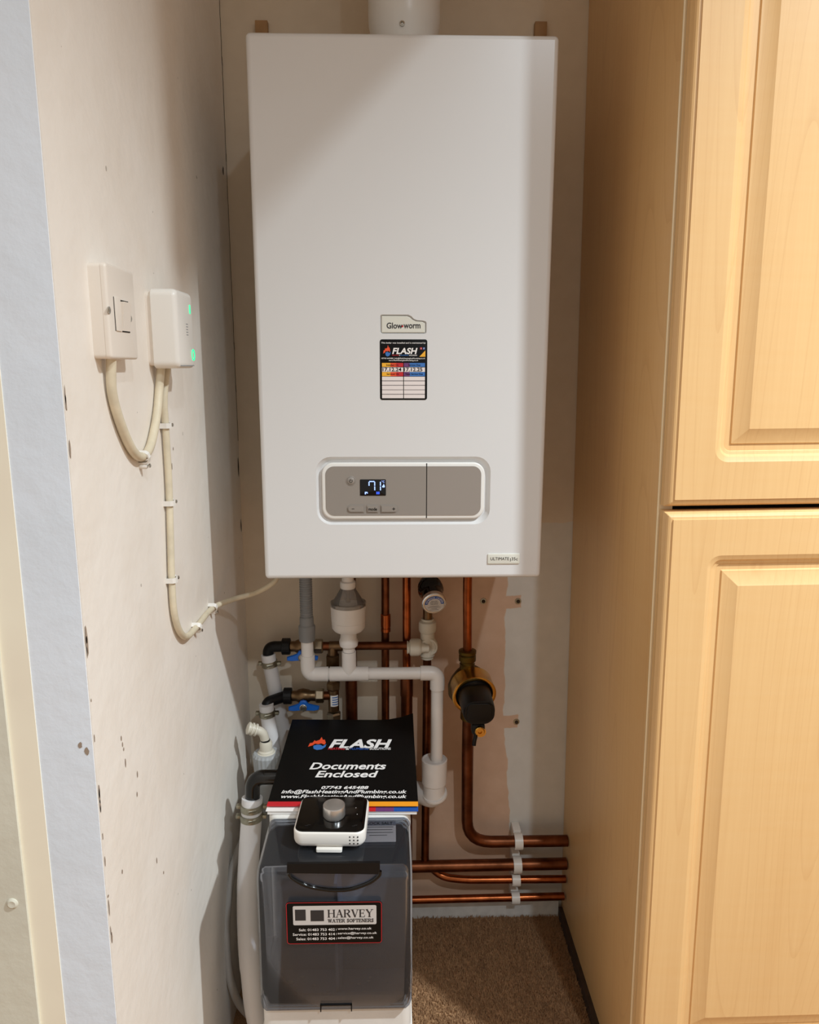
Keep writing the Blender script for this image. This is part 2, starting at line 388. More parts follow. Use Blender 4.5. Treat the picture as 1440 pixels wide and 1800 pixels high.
# carpet pile
def pile():
    vs_, fs = [], []
    for i in range(26000):
        x, y = random.uniform(-.02, XR - .006), random.uniform(-.47, -.013)
        h = random.uniform(.004, .009); r = random.uniform(.0009, .0016); a = random.uniform(0, 6.28)
        tx, ty = x + random.uniform(-.004, .004), y + random.uniform(-.004, .004); b = len(vs_)
        for k in range(3): vs_.append((x + r * math.cos(a + k * 2.1), y + r * math.sin(a + k * 2.1), -.0005))
        vs_.append((tx, ty, h)); fs += [(b, b + 1, b + 3), (b + 1, b + 2, b + 3), (b + 2, b, b + 3)]
    me = bpy.data.meshes.new('carpet_pile'); me.from_pydata(vs_, [], fs); me.materials.append(M['carpet'])
    o = bpy.data.objects.new('carpet_pile', me); C.objects.link(o); put(o, (0, 0, 0)); o.location = -WORLD[floor]; o.parent = floor; stuff(o)
pile()

# ================================================================= TALL CABINET
t = thing('tall_cabinet', 'tall maple cabinet with two raised panel doors at right of the boiler', 'cabinet', (0.51, -0.23, 0))
CW = 0.39; CX0 = 0.3216; CYF = -0.428; TILT = -0.0126
part('side_panel', M['maple'], t, box, (CX0, CYF, 0.0), (CX0 + .018, -0.002, 2.20), 0.0006)
part('side_panel', M['maple'], t, box, (CX0 + CW - .018, CYF, 0.0), (CX0 + CW, -0.002, 2.20), 0.0006)
part('pale_strip', M['edge'], t, box, (CX0 - .0005, CYF - .0008, 0.0), (CX0 + .018, CYF + .0014, 1.70), .0006)  # paler strip down the front edge of the side panel
part('carcass', M['dark'], t, box, (CX0 + .019, CYF + .01, 0.09), (CX0 + CW - .019, -0.004, 1.72))
part('plinth', M['maple'], t, box, (CX0 + .019, -0.39, 0.0), (CX0 + CW - .019, -0.37, 0.089))
def door(bm, x0, x1, z0, z1):
    c = ((x0 + x1) / 2, CYF - .0025, (z0 + z1) / 2); w_, h_ = x1 - x0, z1 - z0
    L = []
    def lp(off, d, r): L.append(ring(c, FR, rr(w_ - 2 * off, h_ - 2 * off, r, 6), d))
    lp(0, 0, .0006); lp(0, .0095, .0006); lp(.0010, .0120, .0008)
    for a in (15, 35, 55, 75): lp(.0015 + .0062 * (1 - math.cos(math.radians(a))) , .0120 + .0070 * math.sin(math.radians(a)), .001)
    lp(.0076, .0190, .001); lp(.0088, .0193, .001); lp(.0092, .0208, .001)      # small quirk
    lp(.054, .0208, .016)
    for a in (10, 40, 70): lp(.054 + .009 * math.sin(math.radians(a)), .0208 - .0075 * (1 - math.cos(math.radians(a))) - .0006, .016 - .005 * math.sin(math.radians(a)))
    lp(.066, .0142, .009); lp(.0668, .0128, .008); lp(.074, .0126, .0012); lp(.0752, .0144, .0008); lp(.078, .0148, .0006)
    lp(.092, .0204, .0006); lp(.0928, .0208, .0006)
    loft(bm, L)
part('door', M['maple'], t, door, CX0 + .0025, CX0 + CW - .0025, 0.105, 0.9105, sharp=14)
part('door', M['maple'], t, door, CX0 + .0025, CX0 + CW - .0025, 0.9165, 1.712, sharp=14)
part('shelf', M['maple'], t, box, (CX0 + .019, CYF + .01, 1.710), (CX0 + CW - .019, -0.004, 1.726))
part('top_panel', M['maple'], t, box, (CX0 + .019, CYF + .01, 2.181), (CX0 + CW - .019, -0.004, 2.199))
part('back_panel', M['maple'], t, box, (CX0 + .019, -0.0035, 1.74), (CX0 + CW - .019, -0.0005, 2.18))
od = part('door', M['maple'], t, door, CX0 + .0025, CX0 + CW - .0025, 1.727, 2.197, sharp=14)      # top box door, standing open
def swing(o, hx, hy, a):
    c = o.matrix_basis.translation + WORLD[t]; q = Matrix.Rotation(a, 4, 'Z')
    p = q @ (c - V((hx, hy, 0))) + V((hx, hy, 0)); o.location = p - WORLD[t]; o.rotation_euler.z = a
swing(od, CX0 + .012, CYF - .003, math.radians(-74.4))
t.rotation_euler.y = TILT

# ================================================================= BOILER
BX, BY, BZ0, BZ1 = 0.195, -0.300, 0.7843, 1.4843
b = thing('gas_boiler', 'white wall hung gas boiler with grey control panel and glossy front', 'boiler', (0, -0.15, BZ0))
PX, PZ, PW, PH = (0.0003, 0.9101, 0.2407, 0.0949)      # control panel recess
GX, GZ, GW, GH = (0.0001, 1.1340, 0.0618, 0.0249)      # name badge recess
badge_pts = [(-.5, -.5), (.5, -.5), (.5, .18), (.22, .24), (.14, .5), (-.5, .5)]
def casing(bm):
    R_ = .006
    def band(z0, z1, hole=None):
        x0, x1 = -BX + R_, BX - R_; cx, cz = 0, (z0 + z1) / 2
        if not hole:
            bm.faces.new([bm.verts.new((x, BY, z)) for x, z in ((x0, z0), (x1, z0), (x1, z1), (x0, z1))]); return
        hx, hz, hw, hh, hr, dep, slope, cut = hole; k = 6; h = rr(hw, hh, hr, k)
        if cut: h[:7] = [(a * hw, c * hh) for a, c in ((.5, .08), (.485, .15), (.44, .19), (.30, .215), (.23, .28), (.175, .42), (.11, .5))]
        m_ = len(h) // 4; outer = []
        cor = ((x1, z1), (x0, z1), (x0, z0), (x1, z0))
        for q in range(4):
            for i in range(m_): outer.append(cor[q])
        O_ = [V((x, BY, z)) for x, z in outer]; H_ = [V((hx + a, BY, hz + c)) for a, c in h]
        n = len(H_); ov = {}
        def vo(p):
            key = tuple(round(c, 5) for c in p); 
            if key not in ov: ov[key] = bm.verts.new(p)
            return ov[key]
        hv = [bm.verts.new(p) for p in H_]
        for i in range(n):
            j = (i + 1) % n; f = []
            for q in (vo(O_[i]), vo(O_[j]), hv[j], hv[i]):
                if q not in f: f.append(q)
            bm.faces.new(f)
        s1 = [bm.verts.new((hx + a * (1 - slope * .3 / hw), BY + dep * .25, hz + c * (1 - slope * .3 / hh))) for a, c in h]
        s2 = [bm.verts.new((hx + a * (1 - 2 * slope / hw), BY + dep, hz + c * (1 - 2 * slope / hh))) for a, c in h]
        for A, B in ((hv, s1), (s1, s2)):
            for i in range(n): bm.faces.new((A[i], A[(i + 1) % n], B[(i + 1) % n], B[i]))
        bm.faces.new(s2)
    zs = [BZ0 + R_, PZ - PH / 2 - .01, PZ + PH / 2 + .01, GZ - GH / 2 - .006, GZ + GH / 2 + .006, BZ1 - R_]
    band(zs[0], zs[1]); band(zs[1], zs[2], (PX, PZ, PW, PH, .021, .006, .005, False)); band(zs[2], zs[3])
    band(zs[3], zs[4], (GX, GZ, GW, GH, .003, .0032, .0014, True)); band(zs[4], zs[5])
    L = []; c = (0, 0, (BZ0 + BZ1) / 2); W_, H_ = 2 * BX, BZ1 - BZ0
    for a in (90, 67, 45, 22, 0):
        s = R_ * (1 - math.cos(math.radians(90 - a))) if False else R_ * (1 - math.cos(math.radians(a)))
        d = -BY - R_ + R_ * math.sin(math.radians(a))
        L.append(ring(c, FR, rr(W_ - 2 * s, H_ - 2 * s, max(R_ - s, 2e-5), 4), d))
    L.append(ring(c, FR, rr(W_, H_, R_, 4), 0.012))
    loft(bm, L, False, True)
part('casing', M['enamel'], b, casing, sharp=30)
part('hanging_bracket', M['steel'], b, box, (-.15, -.012, 1.30), (.15, -.0005, 1.40))
# control panel
cp = part('control_panel', M['enamel2'], b, slab, (PX, BY + .0055, PZ), FR, PW - .016, PH - .016, .0062, .016, .002, 8)
bw, bh = PW - .026, PH - .026
xs_ = (0.0323, -0.3000, 0.9108)[0]; l0, r0 = PX - bw / 2, PX + bw / 2
def half_plate(bm, x0, x1, left, d0, d1):
    h = rr(bw, bh, .012, 8); pts = []
    for a, c in h:
        pts.append((min(max(PX + a, x0), x1) - PX, c))
    L = [ring((PX, BY, PZ), FR, pts, d0), ring((PX, BY, PZ), FR, pts, d1)]
    loft(bm, L)
fp = part('fascia', M['grey'], cp, half_plate, l0, xs_ - .0006, True, .0002, .0012, sharp=20)
fl = part('flap', M['grey2'], cp, half_plate, xs_ + .0006, r0, False, .0002, .0014, sharp=20)
part('seam', M['black'], cp, box, (xs_ - .0006, BY - .0010, PZ - (PH - .018) / 2), (xs_ + .0006, BY - .0002, PZ + (PH - .018) / 2))
FZ = BY - .0012
x_, z_, w_, h_ = (-0.0418, 0.9152, 0.0357, 0.0227)
part('display', M['screen'], cp, slab, (x_, FZ, z_), FR, w_, h_, .0006, .001, .0002)
def seg7(bm, cx, cz, w_, h_, segs, t_):
    S_ = {'a': (0, .5, 1, 0), 'b': (.5, .25, 0, 1), 'c': (.5, -.25, 0, 1), 'f': (-.5, .25, 0, 1)}
    for s in segs:
        a, c, hor, ver = S_[s]; X0, Z0 = cx + a * w_, cz + c * h_
        dx, dz = (w_ / 2 * .9, t_) if hor else (t_, h_ / 4 * .86)
        prism(bm, (X0, FZ - .0006, Z0), FR, [(-dx, -dz), (dx, -dz), (dx, dz), (-dx, dz)], .0001, .0003)
def digits(bm):
    dx, dz, dw, dh = (-0.0432, 0.9174, 0.0078, 0.0127); seg7(bm, dx, dz, dw, dh, 'abcf', .0007)
    dx, dz, dw, dh = (-0.0353, 0.9173, 0.0078, 0.0127); seg7(bm, dx, dz, dw, dh, 'bc', .0007)
    letters(bm, '°C', (-0.0278, -0.3012, 0.9235), FR, .0042, .0030, d=.001)
    fx, fz, fw, fh = (-0.0273, 0.9176, 0.0043, 0.0063)
    prism(bm, (fx, -.3016, fz), FR, [(-.0015, -.0022), (.0015, -.0022), (.0019, -.0006), (.0004, .0030), (-.0006, .0006), (-.0018, -.0004)], .0003, .0005)
    fx, fz, fw, fh = (-0.0510, 0.9077, 0.0047, 0.0040)
    prism(bm, (fx, -.3016, fz), FR, [(-.002, .0016), (.001, .0016), (.002, .0008), (.002, -.001), (.0012, -.001), (.0012, 0), (-.0004, 0), (-.0004, -.0018), (-.002, -.0018)], .0003, .0005)
part('digits', M['digit'], cp, digits, flat=True)
def rad_icon(bm):
    fx, fz, fw, fh = (-0.0350, 0.9077, 0.0039, 0.0040)
    for i in range(4): prism(bm, (fx - .0018 + i * .0012, -.3016, fz), FR, [(-.0004, -.0018), (.0004, -.0018), (.0004, .0018), (-.0004, .0018)], .0003, .0005)
part('radiator_icon', M['digitb'], cp, rad_icon, flat=True)
pb = part('power_button', M['grey'], cp, lambda bm: lathe(bm, ((-0.0720, -0.3000, 0.9246)[0], FZ, (-0.0720, -0.3000, 0.9246)[2]), (0, -1, 0), [(.0068, 0), (.0068, .0004), (.0060, .0007), (.0056, .0002), (.0050, .0010), (.0044, .0014), (0, .0015)], 24))
def power(bm):
    c = V(((-0.0720, -0.3000, 0.9246)[0], FZ - .0016, (-0.0720, -0.3000, 0.9246)[2]))
    A = [math.radians(a) for a in range(125, 416, 20)]
    for a0, a1 in zip(A[:-1], A[1:]):
        poly(bm, c, FR, [(r * math.cos(a), r * math.sin(a)) for r, a in ((.0018, a0), (.0024, a0), (.0024, a1), (.0018, a1))])
    poly(bm, c, FR, [(-.0003, 0), (.0003, 0), (.0003, .0028), (-.0003, .0028)])
part('power_symbol', M['black'], cp, power, flat=True)
def btn(x_, z_, w_, h_, side):
    def f(bm):
        for rim, (q, d) in enumerate(((0.0, .0009), (.0013, .0019))):
            W2, H2 = w_ - 2 * q, h_ - 2 * q; h = rr(W2, H2, H2 / 2 - .0002 if side else .0012, 6); pts = []
            for a, c in h:
                if side == -1 and a > 0: a = W2 / 2
                if side == 1 and a < 0: a = -W2 / 2
                pts.append((a, c))
            if side: pts = [p for i, p in enumerate(pts) if i == 0 or (V(p) - V(pts[i - 1])).length > 1e-6]
            loft(bm, [ring((x_, FZ, z_), FR, pts, 0), ring((x_, FZ, z_), FR, pts, d)])
    return f
RB = ((-0.0655, 0.8857, 0.0236, 0.0108), (-0.0422, 0.8856, 0.0166, 0.0108), (-0.0192, 0.8855, 0.0241, 0.0109))
for nm, r_, sd in zip(('minus_button', 'mode_button', 'plus_button'), RB, (-1, 0, 1)):
    part(nm, M['grey'], cp, btn(*r_, sd), sharp=20)
cm = V((RB[0][0] - .004, FZ - .0020, RB[0][1])); part('minus_symbol', M['black'], cp, lambda bm: poly(bm, cm, FR, [(-.0018, -.0003), (.0018, -.0003), (.0018, .0003), (-.0018, .0003)]), flat=True)
cq = V((RB[2][0] + .006, FZ - .0020, RB[2][1])); part('plus_symbol', M['black'], cp, lambda bm: poly(bm, cq, FR, [(-.002, -.0004), (-.0004, -.0004), (-.0004, -.002), (.0004, -.002), (.0004, -.0004), (.002, -.0004), (.002, .0004), (.0004, .0004), (.0004, .002), (-.0004, .002), (-.0004, .0004), (-.002, .0004)]), flat=True)
text('mode_lettering', 'mode', (RB[1][0], FZ - .0020, RB[1][1] - .0002), FR, .0118, .0046, M['black'], cp, bold=.012)
# badges
def badge(bm):
    gw, gh = GW - .003, GH - .003
    pts = [(a * gw, c * gh) for a, c in ((.49, -.49), (.49, .06), (.43, .15), (.28, .18), (.20, .28), (.15, .40), (.08, .48), (-.49, .49), (-.49, -.49))]
    loft(bm, [ring((GX, BY + .0022, GZ), FR, pts, -.0008), ring((GX, BY + .0022, GZ), FR, pts, .0010), ring((GX, BY + .0022, GZ), FR, [(a * .97, c * .94) for a, c in pts], .0016)])
bd = part('name_badge', M['badge'], b, badge, sharp=20)
def gw_text(bm):
    letters(bm, 'Glow', (-0.0114, -0.3000, 1.1323), FR, .0212, .0078, bold=.022, d=-.0004)
    letters(bm, 'worm', (0.0117, -0.3000, 1.1314), FR, .0226, .0056, bold=.022, d=-.0004)
part('name_lettering', M['inkd'], bd, gw_text, flat=True)
part('name_dot', M['red'], bd, lambda bm: poly(bm, V((-0.0011, -0.3000, 1.1315)), FR, [(.0014 * math.cos(a), .0014 * math.sin(a)) for a in [i * PI / 6 for i in range(12)]], -.0004), flat=True)
x_, z_, w_, h_ = (0.1416, 0.8128, 0.0455, 0.0149)
mb = part('model_badge', M['badge'], b, slab, (x_, BY, z_), FR, w_, h_, .0016, .0016, .0008)
def ub(bm):
    letters(bm, 'ULTIMATE', (x_ - .0055, BY - .0016, z_ + .0004), FR, .0262, .0044)
    letters(bm, '35c', (x_ + .0155, BY - .0016, z_ + .0002), FR, .0088, .0046)
    poly(bm, V((x_ + .0096, BY - .0016, z_ - .0006)), FR, [(-.0004, -.0028), (.0004, -.0028), (.0004, .0018), (-.0004, .0018)])
part('model_lettering', M['inkd'], mb, ub, flat=True)
# service sticker
x_, z_, w_, h_ = (0.0005, 1.0746, 0.0633, 0.0798); SX, SZ, SW, SH = x_, z_, w_, h_
st = part('service_sticker', M['black'], b, slab, (SX, BY, SZ), FR, SW, SH, .0004, .003, .0001)
def sp(px, py): return V((SX + (px - 658) / 782 * SW, BY - .0004, SZ - (py - 1131) / 1008 * SH))   # sticker artwork grid
def srect(bm, x0, y0, x1, y1, d=.0002):
    a, c = sp(x0, y1), sp(x1, y0); m_ = (a + c) / 2; poly(bm, m_, FR, [(a.x - m_.x, a.z - m_.z), (c.x - m_.x, a.z - m_.z), (c.x - m_.x, c.z - m_.z), (a.x - m_.x, c.z - m_.z)], d)
def stext(bm, s, x0, y0, x1, y1, **k):
    letters(bm, s, (sp(x0, y0) + sp(x1, y1)) / 2, FR, (x1 - x0) / 782 * SW, (y1 - y0) / 1008 * SH, **k)
def white_print(bm):
    stext(bm, 'This boiler was installed and is maintained by', 292, 672, 1024, 704, bold=.01, shear=.2)
    stext(bm, 'FLASH', 470, 766, 888, 870, bold=.03, shear=.22)
    stext(bm, 'SOLUTIONS', 748, 880, 880, 900, bold=.02); stext(bm, '&', 584, 880, 600, 900, bold=.02)
    stext(bm, '07743 645488 | info@FlashHeatingAndPlumbing.co.uk', 294, 928, 1014, 956, bold=.015)
    stext(bm, 'www.FlashHeatingAndPlumbing.co.uk', 412, 964, 900, 990, bold=.015)
part('white_lettering', M['white'], st, white_print, flat=True)
def cells(bm):
    for y0, y1 in ((1090, 1164), (1244, 1308), (1318, 1384), (1393, 1460), (1468, 1534), (1544, 1606)):
        srect(bm, 300, y0, 652, y1); srect(bm, 664, y0, 1012, y1)
part('table_cells', M['pale'], st, cells, flat=True)
for nm, mt, xa, xb in (('amber_heading', 'amber', 300, 440), ('orange_heading', 'flame', 440, 540), ('red_heading', 'red', 540, 652), ('purple_heading', 'purple', 664, 760), ('blue_heading', 'pblue', 760, 1012)):
    def hd(bm): srect(bm, xa, 1016, xb, 1080); srect(bm, xa, 1168, xb, 1236)
    part(nm, M[mt], st, hd, flat=True)
def hand(bm):
    stext(bm, '17.12.24', 310, 1094, 622, 1156, bold=.02, d=.0004); stext(bm, '17.12.25', 666, 1094, 970, 1156, bold=.02, d=.0004)
    stext(bm, 'Installed On', 372, 1034, 572, 1064, d=.0004, bold=.01); stext(bm, 'Service Due', 736, 1034, 936, 1064, d=.0004, bold=.01)
    stext(bm, 'Serviced On', 380, 1184, 580, 1214, d=.0004, bold=.01); stext(bm, 'Next Service Due', 692, 1184, 976, 1214, d=.0004, bold=.01)
part('handwriting', M['black'], st, hand, flat=True)
FLAME = [(-.9, .05), (-.6, .12), (-.45, .5), (-.3, .35), (.1, .55), (.25, 1.0), (.45, .55), (.65, .6), (.85, .1), (.75, -.2), (.35, .02), (.05, -.12), (-.3, -.02), (-.55, -.3), (-1.0, -.5)]
DROP = [(-.45, -.35), (-.1, -.2), (.3, -.2), (.6, -.42), (.95, -.1), (.9, -.55), (.55, -.9), (.05, -1.0), (-.35, -.8)]
def emblem(mf, mb_, c, fr, rx, ry, parent):
    part('flame_emblem', mf, parent, lambda bm: poly(bm, V(c), fr, [(a * rx, c_ * ry) for a, c_ in FLAME], .0003), flat=True)
    part('drop_emblem', mb_, parent, lambda bm: poly(bm, V(c), fr, [(a * rx, c_ * ry) for a, c_ in DROP], .0004), flat=True)
emblem(M['flame'], M['pblue'], sp(385, 815), FR, 62 / 782 * SW, 95 / 1008 * SH, st)
def gasmark(bm):
    poly(bm, sp(970, 865), FR, [(-.0042, -.0038), (.0038, -.0038), (.0038, .0045)])
part('yellow_triangle', M['amber'], st, gasmark, flat=True)
part('red_strapline', M['red'], st, lambda bm: stext(bm, 'HEATING', 470, 880, 576, 898, bold=.02), flat=True)
part('blue_strapline', M['pblue'], st, lambda bm: stext(bm, 'PLUMBING', 608, 880, 740, 898, bold=.02), flat=True)
part('camera_icon', M['red'], st, lambda bm: srect(bm, 930, 758, 964, 794), flat=True)
part('letter_icon', M['navy'], st, lambda bm: srect(bm, 976, 758, 1010, 794), flat=True)
part('icon_letter', M['white'], st, lambda bm: (stext(bm, 'f', 986, 762, 1002, 790, d=.0004, bold=.02), stext(bm, 'o', 939, 768, 955, 786, d=.0004)), flat=True)

# flue and batten ends above the boiler
fx0, fx1 = -0.041, 0.049
f = thing('flue_elbow', 'white flue pipe rising from the top of the boiler', 'flue', (0.004, -0.15, BZ1))
part('flue_pipe', M['enamel2'], f, lambda bm: lathe(bm, (.004, -.15, BZ1 - .002), (0, 0, 1), [(.0440, 0), (.0440, .028), (.0446, .040), (.0500, .066), (.0506, .075), (.0506, .9)], 40))
part('screw', M['steel'], f, lambda bm: (lathe(bm, ((0.0004, -0.1945, 1.5355)), (0, -1, 0), [(.0052, -.003), (.0052, .001), (.0036, .0016), (.0036, .004), (.002, .0046), (.0012, .003)], 12)))
for i, (x0, x1, lab) in enumerate(((449, 471, 'short brown batten end above the left top corner of the boiler'), (940, 961, 'short brown batten end above the right top corner of the boiler'))):
    a = (-0.2284, -0.0060, 1.6104) if i == 0 else (0.2142, -0.0060, 1.6137); c = (-0.2088, -0.0060, 1.6107) if i == 0 else (0.2333, -0.0060, 1.6139)
    tag(part('batten', M['wood'], None, box, (a[0], -.011, 1.10), (c[0], -.0003, a[2] + .002), .0006), lab, 'batten')

# ================================================================= LEFT WALL: switch, receiver, cables, clips
s = thing('fused_switch', 'square white fused switch with rocker on the cream left wall', 'switch', (XL, -.593, 1.129))
part('back_box', M['wpl2'], s, slab, (XL, -.593, 1.1285), LW, .073, .0835, .0115, .004, .0006)
part('face_plate', M['wpl2'], s, slab, (XL + .0112, -.593, 1.1285), LW, .0735, .0840, .0050, .004, .0025, 6)
XF = XL + .0163
x_, z_, w_, h_ = (-0.6075, 1.1270, 0.0150, 0.0303); fc = part('fuse_holder', M['wpl2'], s, slab, (XF, x_, z_), LW, w_ * .94, h_, .0010, .001, .0004)
part('gap', M['dark'], s, box, (XF, x_ - w_ / 2 - .0012, z_ - h_ / 2), (XF + .0003, x_ - w_ / 2 - .0004, z_ + h_ / 2))
x_, z_, w_, h_ = (-0.5879, 1.1259, 0.0206, 0.0264)
def rocker(bm):
    L = [ring((XF, x_, z_), LW, rr(w_, h_, .001, 2), d) for d in (0,)]
    v = [bm.verts.new(p) for p in [(XF, x_ - w_ / 2, z_ - h_ / 2), (XF, x_ + w_ / 2, z_ - h_ / 2), (XF, x_ + w_ / 2, z_ + h_ / 2), (XF, x_ - w_ / 2, z_ + h_ / 2)]]
    q = [bm.verts.new(p) for p in [(XF + .0005, x_ - w_ / 2, z_ - h_ / 2), (XF + .0005, x_ + w_ / 2, z_ - h_ / 2), (XF + .0035, x_ + w_ / 2, z_ + h_ / 2), (XF + .0035, x_ - w_ / 2, z_ + h_ / 2)]]
    for i in range(4): bm.faces.new((v[i], v[(i + 1) % 4], q[(i + 1) % 4], q[i]))
    bm.faces.new(q); bm.faces.new(list(reversed(v)))
part('rocker', M['wpl2'], s, rocker, flat=True)
part('gap', M['dark'], s, box, (XF, x_ - w_ / 2 - .0005, z_ + h_ / 2), (XF + .0003, x_ + w_ / 2, z_ + h_ / 2 + .0015))
part('gap', M['dark'], s, box, (XF, x_ - w_ / 2 - .0005, z_ - h_ / 2 - .0012), (XF + .0003, x_ + w_ / 2, z_ - h_ / 2))
for p in ((-0.2677, -0.6286, 1.1294), (-0.2677, -0.5731, 1.1252)):
    part('screw', M['steel'], s, lambda bm: lathe(bm, (XF - .0004, p[1], p[2]), (1, 0, 0), [(.0032, 0), (.0032, .0008), (.0022, .0012), (.0006, .0006)], 12))
r = thing('wireless_receiver', 'rounded white receiver box with two green lights on the left wall', 'receiver', (XL, -.4415, 1.12))
part('back_plate', M['wpl2'], r, slab, (XL, -.4415, 1.120), LW, .064, .080, .0060, .006, .0006)
part('cover', M['wpl'], r, slab, (XL + .0058, -.4415, 1.1200), LW, .0690, .0855, .0285, .008, .0050, 6, back=.001)
XR_ = XL + .0343
p = (-0.2497, -0.4195, 1.1442)
part('indicator_light', M['led'], r, slab, (XR_ - .0002, p[1], p[2]), LW, .0042, .0105, .0006, .002, .0002)
p = (-0.2497, -0.4141, 1.0925)
def led_ring(bm):
    c = V((XR_, p[1], p[2]))
    for i in range(20):
        a0, a1 = 2 * PI * i / 20, 2 * PI * (i + 1) / 20
        prism(bm, c, LW, [(q * math.cos(a), q * .98 * math.sin(a)) for q, a in ((.0052, a0), (.0068, a0), (.0068, a1), (.0052, a1))], -.0003, .0005)
part('light_ring', M['led'], r, led_ring, flat=True)
def vents(bm):
    for i in range(5):
        q = (-0.2497, -0.4358, 1.1204); box(bm, (XR_ - .0002, q[1] - .004, q[2] + .006 - i * .003), (XR_ + .0002, q[1] + .004, q[2] + .0068 - i * .003))
part('vent_slots', M['greypl'], r, vents, flat=True)
q = (-0.2497, -0.4417, 1.0801)
part('cover_seam', M['greypl'], r, box, (XR_ - .0002, -.470, q[2] - .0004), (XR_ + .0002, -.412, q[2] + .0004))
CABX = XL + .0055
loopc = [(CABX + .003, (-0.2785, -0.6105, 1.0862)[1], 1.0875)] + [(CABX, p_[1], p_[2]) for p_ in ((-0.2785, -0.6066, 1.0559), (-0.2785, -0.5900, 1.0253), (-0.2785, -0.5629, 0.9974), (-0.2785, -0.5349, 0.9865), (-0.2785, -0.5047, 0.9940), (-0.2785, -0.4763, 1.0228), (-0.2785, -0.4610, 1.0505))] + [(CABX + .003, (-0.2785, -0.4571, 1.0744)[1], 1.079)]
tag(part('power_cable', M['cable'], None, lambda bm: tube(bm, smooth_path(loopc), .0047, 12)), 'short cream cable looping between the fused switch and the receiver', 'cable')
longc = [(CABX + .003, (-0.2785, -0.4334, 1.0723)[1], 1.078)] + [(CABX, p_[1], p_[2]) for p_ in ((-0.2785, -0.4428, 1.0433), (-0.2785, -0.4437, 1.0119), (-0.2785, -0.4442, 0.9438), (-0.2785, -0.4511, 0.8767), (-0.2785, -0.4561, 0.8298), (-0.2785, -0.4549, 0.7897), (-0.2785, -0.4386, 0.7600), (-0.2785, -0.4082, 0.7406), (-0.2785, -0.3603, 0.7356), (-0.2785, -0.2655, 0.7312))] + [(-0.2605, -0.2000, 0.7242), (-0.2323, -0.1700, 0.7248), (-0.2064, -0.1600, 0.7377), (-0.1994, -0.1500, 0.7470)]
tag(part('boiler_cable', M['cable'], None, lambda bm: tube(bm, smooth_path(longc), .0041, 12)), 'long cream cable from the receiver down the wall up to the boiler', 'cable')
def clip(lab, px, ang, r_=.0052):
    y_, z_ = px; g = thing('cable_clip', lab, 'clip', (XL, y_, z_), 'cable clips on the left wall')
    t_ = V((0, math.cos(ang), math.sin(ang))); n_ = V((1, 0, 0)); a_ = n_.cross(t_)     # t_: along cable, a_: across
    def strap(bm):
        c = V((CABX, y_, z_)); L = []
        for e in (-.0030, .0030):
            o_ = [(-1.28, -1.05), (-1.28, .55), (-.9, 1.12), (0, 1.36), (.9, 1.12), (1.28, .55), (1.28, -1.05)]; i_ = [(1.02, -1.05), (1.02, .4), (.7, .85), (0, 1.06), (-.7, .85), (-1.02, .4), (-1.02, -1.05)]
            L.append([c + t_ * e + a_ * (p_[0] * r_) + n_ * (p_[1] * r_) for p_ in o_ + i_])
        loft(bm, L)
    def lug(bm):
        c = V((XL, y_, z_)) - a_ * (-1) * 0 ; q = c + a_ * (r_ * -1.9)
        lathe(bm, q, (1, 0, 0), [(.0036, 0), (.0036, .0070), (.0028, .0082)], 12)
    part('strap', M['wpl'], g, strap, flat=True); part('lug', M['wpl'], g, lug)
    part('nail', M['steel'], g, lambda bm: lathe(bm, V((XL + .007, y_, z_)) + a_ * (r_ * -1.9), (1, 0, 0), [(.0009, 0), (.0009, .0030), (.0022, .0030), (.0022, .0042), (.0014, .0046)], 10))
def yz(p_): return (p_[1], p_[2])
clip('white cable clip at the bottom of the short cable loop', yz((-0.2785, -0.5296, 0.9853)), .35)
clip('white cable clip just below the receiver, topmost on the long cable', yz((-0.2785, -0.4437, 1.0119)), PI / 2)
clip('white cable clip on the long cable, second below the receiver', yz((-0.2785, -0.4466, 0.9211)), PI / 2)
clip('white cable clip on the long cable, third below the receiver', yz((-0.2785, -0.4561, 0.8298)), PI / 2)
clip('white cable clip at the foot of the long cable where it turns up', yz((-0.2785, -0.3574, 0.7353)), .75)
clip('white cable clip where the long cable leaves the left wall', yz((-0.2785, -0.2653, 0.7320)), .6)

# ================================================================= PLUMBING ON THE BACK WALL
def pipe(name, lab, pts, r_, m, R=.03, cat='pipe', group=None, n=16):
    return tag(part(name, m, None, lambda bm: tube(bm, bend(pts, R), r_, n)), lab, cat, group)
def XZ(p_): return p_[0], p_[2]
UP = BZ0 + .01
# copper uprights
YA = -.028
xa = (-0.0273, -0.0280, 0.6711)[0]; xa2 = (-0.0294, -0.0280, 0.4516)[0]
g = thing('copper_pipe', 'thin copper upright with a soldered joint behind the white pipe', 'pipe', (xa, YA, 0))
part('tube', M['copperd'], g, lambda bm: tube(bm, [(xa, YA, UP), (xa2, YA, .30), (xa2, YA, .135)], .0072, 16))
part('solder_joint', M['copper'], g, lambda bm: lathe(bm, (xa, YA, (-0.0286, -0.0280, 0.6131)[2]), (0, 0, 1), [(.0076, -.006), (.0088, -.006), (.0088, .0), (.0080, .001), (.0080, .0030), (.0090, .0032), (.0090, .026), (.0076, .027)], 18))
xb = (0.0105, -0.0300, 0.6715)[0]; zb = (0.0105, -0.0300, 0.5138)[2]
g = thing('copper_pipe', 'copper upright that thickens below the white waste pipe', 'pipe', (xb, -.03, 0))
part('tube', M['copper'], g, lambda bm: tube(bm, [(xb, -.03, UP), (xb, -.03, zb - .02)], .0075, 16))
part('lower_tube', M['copperd'], g, lambda bm: lathe(bm, (xb, -.03, .13), (0, 0, 1), [(.0110, 0), (.0110, zb - .13 - .03), (.0120, zb - .13 - .03), (.0120, zb - .13), (.009, zb - .13 + .012)], 18))
xc = (-0.0912, -0.0260, 0.4795)[0]
